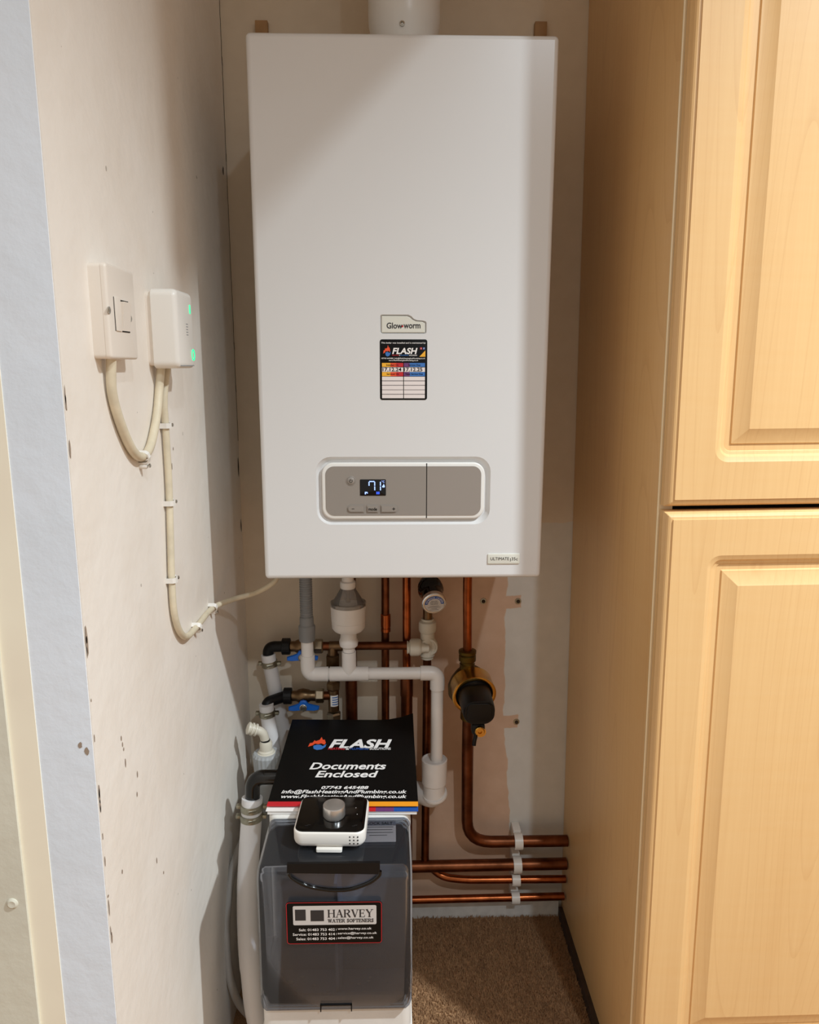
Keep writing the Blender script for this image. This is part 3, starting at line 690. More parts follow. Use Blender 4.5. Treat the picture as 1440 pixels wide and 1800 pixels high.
g = thing('copper_pipe', 'thick dark copper upright behind the tundish outlet', 'pipe', (xc, -.026, 0))
part('tube', M['copperd'], g, lambda bm: tube(bm, [(xc, -.026, UP), (xc, -.026, .01)], .0110, 18))
# arrester valve, push-fit elbow, upright below it
xd = (0.0479, -0.0450, 0.6123)[0]
g = thing('copper_pipe', 'copper upright running down from the off-white push-fit elbow', 'pipe', (xd, -.035, 0))
part('tube', M['copperd'], g, lambda bm: tube(bm, bend([(xd, -.035, (0.0486, -0.0350, 0.5652)[2]), (xd - .002, -.035, .14)], .03), .0075, 16))
g = thing('push_fit_tee', 'off-white push-fit plumbing tee below the round arrester gauge', 'fitting', (xd, -.035, (0.0485, -0.0350, 0.5815)[2]))
zt, zm, zl = (0.0482, -0.0350, 0.6334)[2], (0.0485, -0.0350, 0.5826)[2], (0.0487, -0.0350, 0.5575)[2]
def prof_push(h): return [(.0115, 0), (.0118, .002), (.0108, .003), (.0108, .004), (.0150, .006), (.0158, .009), (.0158, h - .006), (.0145, h - .002), (.0120, h)]
part('body', M['wgrey'], g, lambda bm: lathe(bm, (xd, -.035, zl), (0, 0, 1), [(.0112, 0), (.0112, .003), (.0104, .0035), (.0135, .006), (.0138, .014), (.0125, zt - zl - .03), (.0125, zt - zl - .02)], 24))
part('top_collar', M['wgrey'], g, lambda bm: lathe(bm, (xd, -.035, zt), (0, 0, -1), prof_push(.027), 24))
part('round_boss', M['wgrey'], g, lambda bm: lathe(bm, (xd + .002, -.035, zm), (0, -1, 0), [(.017, 0), (.017, .010), (.0155, .012), (.0125, .0125), (.0115, .0105), (.008, .0105)], 24))
part('side_arm', M['wgrey'], g, lambda bm: tube(bm, [(xd + .004, -.050, zm), (xd + .002, -.050, zm), (xd - .006, -.050, zm), (xd - .010, -.048, zm), (xd - .016, -.045, zm)], [.004, .0072, .0078, .0098, .0110], 18))
xs0 = (0.0107, -0.0450, 0.5868)[0]
part('side_collar', M['wgrey'], g, lambda bm: lathe(bm, (xs0, -.045, zm), (1, 0, 0), prof_push(.026), 24))
cv = (0.0560, -0.0900, 0.6810)
v = thing('shock_arrester', 'round silver-labelled arrester under the boiler above the push-fit tee', 'valve', (cv[0], -.07, cv[2]))
ax = V((.10, -.90, -.32)).normalized()
part('body', M['blackg'], v, lambda bm: lathe(bm, V(cv), -ax, [(.0188, 0), (.0192, .006), (.0188, .022), (.0195, .030), (.0225, .034), (.0225, .040), (.0195, .043), (.0215, .047), (.019, .055)], 28))
part('inlet', M['bronze'], v, lambda bm: tube(bm, [(xd, -.036, zt - .004), (xd, -.037, cv[2] - .01), (xd, -.040, cv[2] + .02)], .0085, 14))
part('rim', M['silver'], v, lambda bm: lathe(bm, V(cv), ax, [(.0205, -.006), (.0212, 0), (.0212, .003), (.0195, .0045), (.0172, .0045), (.0168, .0040)], 36))
u_, v_, n_ = V((1, 0, 0)), None, ax
u_ = (u_ - ax * u_.dot(ax)).normalized(); v_ = ax.cross(u_); AF = (u_, v_, ax); cf = V(cv) + ax * .0041
lb = part('label', M['silverp'], v, lambda bm: poly(bm, cf, AF, [(.0166 * math.cos(i * PI / 18), .0166 * math.sin(i * PI / 18)) for i in range(36)], .0002), flat=True)
def arc(bm):
    A = [math.radians(a) for a in range(-2, 183, 8)]
    for a0, a1 in zip(A[:-1], A[1:]): poly(bm, cf, AF, [(q * math.cos(a), q * math.sin(a)) for q, a in ((.0112, a0), (.0164, a0), (.0164, a1), (.0112, a1))], .0004)
part('blue_arc', M['navy'], lb, arc, flat=True)
def arctext(bm):
    s_ = 'ANTISHOCK CALEFFI'; n = len(s_)
    for i, ch in enumerate(s_):
        if ch == ' ': continue
        a = math.radians(168 - i * 156 / (n - 1)); e = V((math.cos(a), math.sin(a)))
        fr_ = (AF[0] * math.sin(a) - AF[1] * math.cos(a), AF[0] * math.cos(a) + AF[1] * math.sin(a), AF[2])
        letters(bm, ch, cf + AF[0] * e.x * .0138 + AF[1] * e.y * .0138, fr_, .0011 if ch == 'I' else .0020, .0030, d=.0006)
part('arc_lettering', M['white'], lb, arctext, flat=True)
def labtext(bm):
    for i, (s_, w_) in enumerate((('Serie 525', .011), ('Pmax 10 bar', .014), ('Pmax 50 bar', .013))): letters(bm, s_, cf + AF[1] * (.0058 - i * .0030), AF, w_, .0020, d=.0004, bold=.015)
    for i, w_ in enumerate((.016, .022, .010, .016)): poly(bm, cf + AF[1] * (-.0046 - i * .0026), AF, [(-w_ / 2, -.0003), (w_ / 2, -.0003), (w_ / 2, .0003), (-w_ / 2, .0003)], .0004)      # print too small to read
part('label_lettering', M['inkd'], lb, labtext, flat=True)

# condensate hose and white waste pipe
YW = -.072
hx = (-0.1646, -0.0720, 0.6859)[0]
g = thing('condensate_hose', 'grey corrugated hose from under the boiler into the white pipe', 'hose', (hx, YW, .6))
zh0, zh1 = (-0.1656, -0.0720, 0.6487)[2], UP
def corr(bm):
    prof = []; z = zh0
    while z < zh1: prof += [(.0098, z - zh0), (.0112, z - zh0 + .0010), (.0112, z - zh0 + .0022), (.0098, z - zh0 + .0031)]; z += .0042
    lathe(bm, (hx, YW, zh0), (0, 0, 1), prof, 18)
part('corrugated_tube', M['greypl'], g, corr, sharp=60)
zq = (-0.1666, -0.0720, 0.6070)[2]
part('cuff', M['greypl'], g, lambda bm: lathe(bm, (hx, YW, zq), (0, 0, 1), [(.0128, 0), (.0140, .001), (.0146, .026), (.0138, .028), (.0125, .0295), (.0122, zh0 - zq - .001), (.0118, zh0 - zq + .002)], 24))
zw = (-0.0558, -0.0720, 0.5446)[2]; xw1 = (0.0642, -0.0720, 0.5435)[0]
g = thing('waste_pipe', 'white plastic waste pipe stepping across and down to a wide trap', 'pipe', (hx, YW, .2))
zbot = (0.0656, -0.0720, 0.3663)[2]
part('upright', M['wpvc'], g, lambda bm: tube(bm, [(hx, YW, zq + .008), (hx, YW, zw + .02)], .0108, 20))
part('crosspipe', M['wpvc'], g, lambda bm: tube(bm, [(hx + .02, YW, zw), (xw1 - .02, YW, zw)], .0108, 20))
part('downpipe', M['wpvc'], g, lambda bm: tube(bm, [(xw1, YW, zw - .02), (xw1, YW, zbot)], .0108, 20))
def elbow(bm, c, d0, d1, l, r_, R=.014):
    c = V(c); tube(bm, bend([c + V(d0) * l, c, c + V(d1) * l], R, 8), r_, 20)
part('elbow', M['wpvc'], g, elbow, (hx, YW, zw), (0, 0, 1), (1, 0, 0), .036, .0128)
part('elbow', M['wpvc'], g, elbow, (xw1, YW, zw), (-1, 0, 0), (0, 0, -1), .030, .0130)
xt = (-0.0920, -0.0720, 0.5449)[0]
def tee(bm):
    tube(bm, [(xt - .034, YW, zw), (xt + .034, YW, zw)], .0128, 20); tube(bm, [(xt, YW, zw), (xt, YW, zw + .042)], .0126, 20)
part('tee', M['wpvc'], g, tee)
ct = (0.0584, -0.0720, 0.3653)
tr = thing('waste_trap', 'wide white waste trap elbow at the foot of the white pipe', 'trap', (ct[0], YW, 0))
part('socket', M['wpvc'], tr, lambda bm: lathe(bm, (xw1 - .004, YW, ct[2] - .035), (0, 0, 1), [(.0205, 0), (.0225, .002), (.0232, .048), (.0215, .049), (.0205, .046), (.0110, .046)], 32))
e0 = V((xw1 - .004, YW, ct[2] - .034))
part('elbow', M['wpvc'], tr, lambda bm: tube(bm, bend([e0, e0 + V((0, 0, -.030)), e0 + V((-.030, .030, -.034)), e0 + V((-.13, .045, -.045))], .035, 10), .0200, 24))
part('collar', M['wpvc'], tr, lambda bm: lathe(bm, e0 + V((.001, -.001, -.020)), V((.15, .35, -1)), [(.0222, -.002), (.0232, 0), (.0232, .003), (.0222, .004)], 32))
# tundish
zt0, zt1 = (-0.0918, -0.0720, 0.5577)[2], UP
td = thing('tundish', 'clear plastic tundish funnel with a white cup under the boiler', 'tundish', (xt, YW, zt0))
def zz(py): return {1034: (-0.0898, -0.0720, 0.7018)[2], 1064: (-0.0902, -0.0720, 0.6710)[2], 1070: (-0.0903, -0.0720, 0.6648)[2], 1100: (-0.0907, -0.0720, 0.6336)[2], 1108: (-0.0908, -0.0720, 0.6253)[2], 1137: (-0.0913, -0.0720, 0.5948)[2]}[py]
part('inlet', M['wpvc'], td, lambda bm: lathe(bm, (xt, YW, zz(1034)), (0, 0, 1), [(.0120, 0), (.0135, .002), (.0135, .012), (.0105, .014), (.0105, zt1 - zz(1034))], 22))
def cone(bm):
    h = zz(1034) - zz(1064); lathe(bm, (xt, YW, zz(1064)), (0, 0, 1), [(.0312, 0), (.0312, .006), (.0270, .007), (.0128, h), (.0118, h), (.0258, .007), (.0295, .005), (.0300, .0005)], 30, cap=False)
part('funnel', M['clear'], td, cone)
part('spout', M['bronze'], td, lambda bm: lathe(bm, (xt, YW, zz(1064) + .006), (0, 0, 1), [(.0042, 0), (.0048, .004), (.0030, .010), (.0048, .016), (.0048, .022), (.003, .03)], 12))
part('cup', M['wpvc'], td, lambda bm: lathe(bm, (xt, YW, zz(1108)), (0, 0, 1), [(.0130, 0), (.0250, .001), (.0288, .006), (.0292, .016), (.0286, .017), (.0296, .018), (.0305, zz(1064) - zz(1108)), (.0280, zz(1064) - zz(1108)), (.0270, .012), (.006, .010)], 32))
part('nut', M['wpvc'], td, lambda bm: lathe(bm, (xt, YW, zz(1137)), (0, 0, 1), [(.0125, 0), (.0158, .003), (.0168, .010), (.0158, .014), (.0145, .016), (.0138, zz(1108) - zz(1137))], 24))
part('tail', M['wpvc'], td, lambda bm: tube(bm, [(xt, YW, zw + .0425), (xt, YW, zz(1137) + .002)], .0108, 20))

# left valve manifold
YV = -.045
def valve(lab, py, lever):
    zc = ((-0.1681, -0.0450, 0.5861)[2], (-0.1704, -0.0450, 0.4913)[2])[py]
    x0, x1, x2, x3, x4 = (-0.2132, -0.0450, 0.5389)[0], (-0.1978, -0.0450, 0.5387)[0], (-0.1529, -0.0450, 0.5383)[0], (-0.1396, -0.0450, 0.5382)[0], (-0.1304, -0.0450, 0.5381)[0]
    g = thing('ball_valve', lab, 'valve', (x1, YV, zc), 'ball valves on the left of the back wall')
    part('ribbed_nut', M['blackp'], g, lambda bm: lathe(bm, (x0, YV, zc), (1, 0, 0), [(.0125, 0), (.0150, .001), (.0150, x1 - x0 - .001), (.0130, x1 - x0)], 18), flat=True)
    part('body', M['bronze'], g, lambda bm: lathe(bm, (x1, YV, zc), (1, 0, 0), [(.0095, 0), (.0095, .008), (.0120, .012), (.0135, .020), (.0120, .030), (.0098, .034), (.0098, x2 - x1)], 20))
    part('hex_nut', M['nickel'], g, lambda bm: lathe(bm, (x2 - .002, YV, zc), (1, 0, 0), [(.0118, 0), (.0130, .002), (.0130, x3 - x2), (.0110, x3 - x2 + .002)], 6), flat=True)
    part('tail', M['copperd'], g, lambda bm: tube(bm, [(x3, YV, zc), (x4 + .004, YV, zc)], .0078, 16))
    xm = (x1 + x2) / 2; zl_ = zc - .013
    def lev(bm):
        pts = [(-.0265, -.006), (-.018, -.007), (-.006, -.006), (0, -.0085), (.006, -.006), (.019, -.007), (.0275, -.005), (.0285, .001), (.019, .003), (.009, .006), (.005, .0115), (0, .0128), (-.005, .0115), (-.009, .006), (-.016, .003), (-.0265, .0)]
        loft(bm, [ring((xm, YV - .016, zl_), FR, pts, 0), ring((xm, YV - .016, zl_), FR, pts, .004), ring((xm, YV - .016, zl_), FR, [(a * .95, c * .85) for a, c in pts], .0055)])
    part('lever', M['blue'], g, lev, sharp=25)
    part('stem', M['bronze'], g, lambda bm: lathe(bm, (xm, YV, zl_ + .004), (0, -1, 0), [(.006, 0), (.006, .018)], 12))
    part('screw', M['steel'], g, lambda bm: lathe(bm, (xm, YV - .0212, zl_), (0, -1, 0), [(.0066, 0), (.0066, .002), (.0056, .0026), (.0050, .0012), (.0030, .0012), (.0030, .003), (0, .003)], 16))
    return zc, x0, x4
zv1, xv0, xv4 = valve('bronze ball valve with blue lever behind the grey hose cuff, upper one', 0, 0)
zv2, _, _ = valve('bronze ball valve with blue butterfly lever above the black folder, lower one', 1, 0)
xv = (-0.1226, -0.0450, 0.5162)[0]; xe = (0.0092, -0.0450, 0.5857)[0]
g = thing('copper_tee_pipe', 'dark copper crosspipe with tee from upper valve to push-fit tee', 'pipe', (xv, YV, zv1))
part('tube', M['copperd'], g, lambda bm: tube(bm, [(xv, YV, zv1), (xe + .008, YV, zv1)], .0075, 16))
def ctee(bm): tube(bm, [(xv4 + .002, YV, zv1), (xv + .038, YV, zv1)], .0090, 16); tube(bm, [(xv, YV, zv1), (xv, YV, zv1 - .022)], .0090, 16)
part('tee', M['bronze'], g, ctee)
cvz = ((-0.1216, -0.0450, 0.5706)[2], (-0.1221, -0.0450, 0.5446)[2], (-0.1226, -0.0450, 0.5162)[2], (-0.1228, -0.0450, 0.5030)[2], (-0.1235, -0.0450, 0.4653)[2], (-0.1238, -0.0450, 0.4475)[2])
g = thing('check_valve', 'upright bronze check valve with striped white tag beside the lower valve', 'valve', (xv, YV, cvz[5]))
part('top_nut', M['bronze'], g, lambda bm: lathe(bm, (xv, YV, cvz[1]), (0, 0, 1), [(.0115, 0), (.0128, .002), (.0128, cvz[0] - cvz[1] - .002), (.0100, cvz[0] - cvz[1])], 6), flat=True)
part('mid_nut', M['bronze'], g, lambda bm: lathe(bm, (xv, YV, cvz[3]), (0, 0, 1), [(.0110, 0), (.0132, .003), (.0132, cvz[2] - cvz[3]), (.0105, cvz[2] - cvz[3] + .004)], 6), flat=True)
part('body', M['bronze'], g, lambda bm: lathe(bm, (xv, YV, cvz[4] - .002), (0, 0, 1), [(.0098, 0), (.0098, cvz[3] - cvz[4] + .004), (.0085, cvz[2] - cvz[4]), (.0085, cvz[1] - cvz[4] + .006)], 18))
part('bottom_nut', M['nickel'], g, lambda bm: lathe(bm, (xv, YV, cvz[5] - .004), (0, 0, 1), [(.0105, 0), (.0135, .002), (.0135, .013), (.0110, .016)], 6), flat=True)
part('tail', M['copperd'], g, lambda bm: tube(bm, [(xv, YV, cvz[5]), (xv, YV, .20)], .0075, 14))
zg = (cvz[3] + cvz[4]) / 2
def wrap(bm, z0, z1, r_, a0, a1, n=6):
    A = [math.radians(a0 + (a1 - a0) * i / n) for i in range(n + 1)]
    loft(bm, [[V((xv + q * math.sin(a), YV - q * math.cos(a), z)) for a in A] + [V((xv + (q - .0006) * math.sin(a), YV - (q - .0006) * math.cos(a), z)) for a in reversed(A)] for z, q in ((z0, r_), (z1, r_))])
tg = part('paper_tag', M['white'], g, lambda bm: wrap(bm, zg - .010, zg + .011, .0104, -28, 55))
part('tag_stripe', M['pblue'], g, lambda bm: [wrap(bm, zg - .007 + i * .0045, zg - .0052 + i * .0045, .0107, -10, 52) for i in range(4)])

# hoses from the two valves
def hose_elbow(lab, pts, R, r_=.0098):
    return tag(part('hose_elbow', M['blackp'], None, lambda bm: tube(bm, bend(pts, R, 10), r_, 18)), lab, 'elbow')
def hclamp(name_parent, c, d, r_):
    def f(bm):
        lathe(bm, V(c), d, [(r_, -.005), (r_ + .0012, -.0052), (r_ + .0014, .0052), (r_, .005)], 24)
    k = part('hose_clamp', M['clamp'], name_parent, f)
    u2, v2, d2 = basis(d)
    for e in (-1, 1):
        q = V(c) + V((1, 0, 0)) * e * (r_ + .004)
        part('clamp_ear', M['clamp'], k, lambda bm: box(bm, q - V((.0035, .004, .003)), q + V((.0035, .004, .003)), .001))
    q = V(c) + V((.3, -1, 0)).normalized() * (r_ + .001)
    part('clamp_screw', M['clamp'], k, lambda bm: lathe(bm, q - V((.008, 0, 0)), (1, .25, .15), [(.0015, 0), (.0028, .001), (.0028, .012), (.0012, .014)], 10))
hoses = []
for i, (lab, zc, pth) in enumerate((
        ('white hose hanging from the upper black elbow, furthest back in the corner', zv1, ((-0.2380, -0.0450, 0.5716), (-0.2361, -0.0450, 0.5543), (-0.2317, -0.0360, 0.5132), (-0.2265, -0.0260, 0.4640), (-0.2188, -0.0240, 0.4176), (-0.2099, -0.0240, 0.3600), (-0.2059, -0.0240, 0.2778), (-0.2064, -0.0240, 0.1817))),
        ('white hose hanging from the lower black elbow behind the threaded elbow', zv2, ((-0.2391, -0.0780, 0.4910), (-0.2377, -0.0780, 0.4726), (-0.2337, -0.0790, 0.4404), (-0.2287, -0.0800, 0.4023), (-0.2219, -0.0850, 0.3718), (-0.2157, -0.0900, 0.3187), (-0.2134, -0.0900, 0.2275))))):
    g = thing('drain_hose', lab, 'hose', pth[-1]); y0 = pth[0][1]
    part('tube', M['hose'], g, lambda bm: tube(bm, smooth_path(pth, 5), .0128, 18))
    d = V(pth[1]) - V(pth[0]); hclamp(g, V(pth[1]) if i == 0 else V(pth[1]) + V((0, 0, .002)), d, .0130)
    top = V(pth[0])
    hose_elbow('black plastic elbow joining the %s valve to its white hose' % ('upper', 'lower')[i],
               [(xv0 + .004, YV, zc), V((top.x - .001, YV if i == 0 else y0 + .006, zc)), V(pth[1])], .026)

# threaded drain elbow standing on a grey waste nut
pn = (-0.2292, -0.1500, 0.4175)
g = thing('drain_elbow', 'white ribbed barb elbow in a grey nut left of the folder', 'elbow', (pn[0], -.15, 0))
zt_ = ((-0.2296, -0.1500, 0.4038)[2], (-0.2284, -0.1500, 0.4384)[2], (-0.2278, -0.1500, 0.4551)[2], (-0.2273, -0.1500, 0.4717)[2])
def grip(bm):
    n = 40; L = []
    for r_, h in ((.0180, 0), (.0205, .002), (.0222, zt_[1] - zt_[0] - .004), (.0200, zt_[1] - zt_[0])):
        L.append([V((pn[0] + (r_ + (.0010 if i % 2 else 0)) * math.cos(2 * PI * i / n), -.15 + (r_ + (.0010 if i % 2 else 0)) * math.sin(2 * PI * i / n), zt_[0] + h)) for i in range(n)])
    loft(bm, L)
part('grip_nut', M['nutgrey'], g, grip, flat=True)
part('waste_tube', M['nutgrey'], g, lambda bm: tube(bm, [(pn[0], -.15, .02), (pn[0], -.15, zt_[0] + .004)], .0172, 20))
part('collar', M['wgrey'], g, lambda bm: lathe(bm, (pn[0], -.15, zt_[1] - .002), (0, 0, 1), [(.0150, 0), (.0150, .002), (.0135, .003), (.0130, .005), (.0115, .006), (.0105, .007), (.0108, zt_[2] - zt_[1] + .002), (.0090, zt_[2] - zt_[1] + .006)], 24))
part('seal', M['blackp'], g, lambda bm: lathe(bm, (pn[0] - .001, -.15, zt_[2] + .004), (0, 0, 1), [(.0078, 0), (.0082, .0015), (.0078, .003)], 18))
eb = V((pn[0] - .001, -.15, zt_[2] + .004)); ec = V((pn[0] - .004, -.152, zt_[3] + .005)); ee = V((pn[0] - .026, -.157, zt_[3] + .014))
def barb(bm): tube(bm, bend([eb, ec, ee], .012, 8), .0075, 16)
part('elbow', M['wgrey'], g, barb)
def ribs(bm):
    d = (ee - ec).normalized()
    lathe(bm, ec + d * .010, d, [(.0078, 0), (.0105, .001), (.0105, .004), (.0085, .0045), (.0085, .006), (.0108, .007), (.0108, .010), (.0088, .0105), (.0088, .012), (.0104, .013), (.0104, .016), (.006, .018)], 18)
part('ribs', M['wgrey'], g, ribs)

# copper pipes on the right, brass filter
YF = -.075
xg = (0.1114, -0.1200, 0.6992)[0]
bf = (0.1239, -0.0850, 0.5186); n0 = (0.1156, -0.0850, 0.5929)
pipe('copper_pipe', 'bright copper pipe from the boiler down into the brass filter', [(xg, -.12, UP), (xg, -.105, .72), (n0[0], -.085, n0[2])], .0078, M['copper'], .05)
fl_ = thing('brass_filter', 'round brass pipe filter with black capped insert right of the white pipe', 'filter', bf)
part('neck', M['brass'], fl_, lambda bm: lathe(bm, (n0[0], -.085, (0.1161, -0.0850, 0.5655)[2]), (0, 0, 1), [(.0135, -.006), (.0128, 0), (.0135, .002), (.0120, .0035), (.0120, .006), (.0150, .008), (.0150, .017), (.0128, .019), (.0155, .021), (.0155, .026), (.0100, .0275)], 22))
axf = V((.10, -.96, -.26)).normalized()
part('bowl', M['brass'], fl_, lambda bm: tube(bm, [V(bf) + V((-.004, .004, .042)), V(bf) + V((-.004, .004, .034)), V(bf) + V((-.003, .004, .022)), V(bf) + V((-.002, .004, .006)), V(bf) + V((-.002, .005, -.012)), V(bf) + V((-.003, .006, -.030)), V(bf) + V((-.004, .006, -.046))], [.012, .0225, .0330, .0395, .0385, .0260, .0125], 28))
fc = (0.1256, -0.1150, 0.5216)
part('ring', M['brassb'], fl_, lambda bm: lathe(bm, V(fc), axf, [(.0370, -.030), (.0375, -.004), (.0385, -.002), (.0382, .001), (.0355, .002), (.0325, .0012), (.0318, -.004), (.0318, -.02)], 40, cap=False))
part('insert', M['blackp'], fl_, lambda bm: lathe(bm, V(fc), axf, [(.0318, -.02), (.0316, -.002), (.0300, .000), (.0285, .006), (.010, .008)], 36))
kc = V((0.1264, -0.1850, 0.5220)); d0 = V(fc) - kc
def knob(bm):
    L = []
    for q, s_ in ((1.0, 1.06), (.75, 1.05), (.4, 1.03), (.1, 1.0), (.02, .97), (0, .93)):
        c = kc + d0 * q; pts = rr(.0520 * s_, .0490 * s_, .0200 * s_, 6)
        L.append([c + V((1, 0, 0)) * a + V((0, -.25, .97)) * e for a, e in pts])
    loft(bm, L)
part('black_cap', M['blackp'], fl_, knob, sharp=30)
part('cap_plate', M['blackp'], fl_, lambda bm: slab(bm, kc + V((0, -.0004, .0022)), (V((1, 0, 0)), V((0, -.25, .97)).normalized(), V((0, -.97, -.25)).normalized()), .040, .036, .0016, .008, .0008))
zc_ = (0.1288, -0.1700, 0.4852)
part('drain_lug', M['blackp'], fl_, lambda bm: box(bm, V(zc_) + V((-.013, -.002, -.008)), V(zc_) + V((.009, .016, .010)), .003))
part('drain_screw', M['brassb'], fl_, lambda bm: (lathe(bm, V(zc_) + V((0, -.003, 0)), (0, -1, -.1), [(.0082, -.003), (.0082, .003), (.0070, .0045), (.0035, .0045), (.0025, .002), (.001, .002)], 20), lathe(bm, V(zc_) + V((.002, .004, -.004)), (0, -1, 0), [(.0092, -.004), (.0092, .004)], 20)))
part('strap', M['blackp'], fl_, lambda bm: tube(bm, smooth_path([V(zc_) + V((-.006, .002, -.002)), V(zc_) + V((-.006, .001, -.012)), V(zc_) + V((-.0075, .003, -.021)), V(zc_) + V((-.0085, .002, -.029))], 4), [.0034] * 12 + [.0034], 8))
part('outlet', M['brass'], fl_, lambda bm: lathe(bm, V(bf) + V((-.004, .006, -.040)), (-.02, .15, -1), [(.0125, 0), (.0140, .006), (.0140, .018), (.0120, .020)], 20))
YP = -.042
R1 = [V(bf) + V((-.004, .006, -.055)), (0.1226, -0.0500, 0.3760), (0.1253, -0.0420, 0.1890), (0.2222, -0.0420, 0.1887), (XR - .002, YP, (0.3040, -0.0420, 0.1886)[2])]
pipe('copper_pipe', 'thick copper pipe bending from the brass filter to the right, topmost', R1, .0108, M['copperd'], .085, n=18)
z2 = (0.1579, -0.0420, 0.1386)[2]; z3 = (0.1805, -0.0420, 0.1063)[2]; z4 = (0.1712, -0.0360, 0.0620)[2]
pipe('copper_pipe', 'thick copper pipe running level along the wall, second from the top', [(-.10, YP, z2 - .001), (XR - .002, YP, z2 + .001)], .0112, M['copperd'], n=18)
x3 = (0.0512, -0.0360, 0.1250)[0]
pipe('copper_pipe', 'thin copper pipe curving out level, third from the top', [(x3 - .006, -.018, z2 + .004), (x3 - .002, -.020, z2 - .008), (x3 + .026, -.030, z3), (x3 + .07, -.040, z3), (XR - .002, -.042, z3)], .0074, M['copper'], .024)
pipe('copper_pipe', 'thin copper pipe running level just above the skirting, lowest', [(-.10, -.036, z4 - .002), (XR - .002, -.036, z4 + .002)], .0074, M['copper'])
for lab, z_, y_, r_, px in (('white pipe clip on the topmost copper pipe', (0.2211, -0.0420, 0.1887)[2], -.042, .0112, (0.2232, -0.0420, 0.1887)[0]), ('white pipe clip on the second copper pipe', z2, -.042, .0116, (0.2225, -0.0420, 0.1388)[0]),
                        ('white pipe clip on the third copper pipe', z3, -.042, .0078, (0.2212, -0.0420, 0.1056)[0]), ('white pipe clip on the lowest copper pipe', z4, -.036, .0078, (0.2223, -0.0360, 0.0636)[0])):
    g = thing('pipe_clip', lab, 'clip', (px, 0, z_), 'pipe clips on the level copper pipes')
    def cl(bm):
        L = []
        for e in (-.0078, .0078):
            o_ = [(math.cos(a), math.sin(a)) for a in [math.radians(q) for q in range(-150, 151, 25)]]
            L.append([V((px + e, y_ - c * (r_ + .0040), z_ + s_ * (r_ + .0040))) for c, s_ in o_] + [V((px + e, y_ - c * (r_ + .0003), z_ + s_ * (r_ + .0003))) for c, s_ in reversed(o_)])
        loft(bm, L)
    part('hoop', M['wpl'], g, cl, sharp=40)
    part('base', M['wpl'], g, lambda bm: box(bm, (px - .0075, y_ + r_ + .0015, z_ - r_ - .003), (px + .0075, -.0004, z_ + r_ + .003), .001))
for lab, p in (('rusty screw head in the pink plaster near the boiler, left of two', (0.1524, -0.0010, 0.6538)), ('rusty screw head at the edge of the white paint under the boiler', (0.2166, -0.0010, 0.6533)), ('rusty screw head low on the wall right of the black cap', (0.2202, -0.0010, 0.4138))):
    g = thing('wall_screw', lab, 'screw', (p[0], 0, p[2]), 'screws left in the back wall')
    part('washer', M['clamp'], g, lambda bm: lathe(bm, (p[0], -.0003, p[2]), (0, -1, 0), [(.0060, 0), (.0056, .0012), (.0035, .0014)], 14))
    part('head', M['crack'], g, lambda bm: lathe(bm, (p[0], -.0012, p[2]), (0, -1, 0), [(.0036, 0), (.0034, .0018), (.0016, .0014), (0, .0006)], 10))

# ================================================================= WATER SOFTENER
SX0, SX1, SYF, SYM, SYB, STZ, SLZ = -0.1925, 0.0095, -0.472, -0.362, -0.090, 0.4550, (-0.0927, -0.4720, 0.2477)[2]
sm = (SX0 + SX1) / 2; sw = SX1 - SX0
sf = thing('water_softener', 'white water softener with smoked grey lid standing on the carpet', 'water softener', (sm, -.27, 0))
part('rear_body', M['body'], sf, lambda bm: slab(bm, (sm, (SYM + SYB) / 2, 0.001), TP, sw, SYB - SYM, STZ - .001, .014, .006, 6))
part('front_body', M['body'], sf, lambda bm: slab(bm, (sm, (SYF + SYM) / 2 + .008, 0.001), TP, sw, SYM - SYF + .012, SLZ - .045, .012, .001, 6))
def lip(bm):
    L = []
    for off, z in ((0, SLZ - .05), (0, SLZ + .012), (.005, SLZ + .012), (.005, SLZ - .046)):
        L.append([V((sm + a, (SYF + SYM) / 2 + .008 + c, z)) for a, c in rr(sw - 2 * off - .004, SYM - SYF + .008 - 2 * off, .012 - off, 6)])
    loft(bm, L, False, False)
part('front_lip', M['body'], sf, lip)
part('salt_floor', M['inner'], sf, box, (SX0 + .007, SYF + .009, SLZ - .052), (SX1 - .007, SYM + .004, SLZ - .0435))
part('divider', M['inner'], sf, box, (sm - .002, SYF + .02, SLZ - .044), (sm + .002, SYM + .002, STZ - .04))
LT = 0.4505
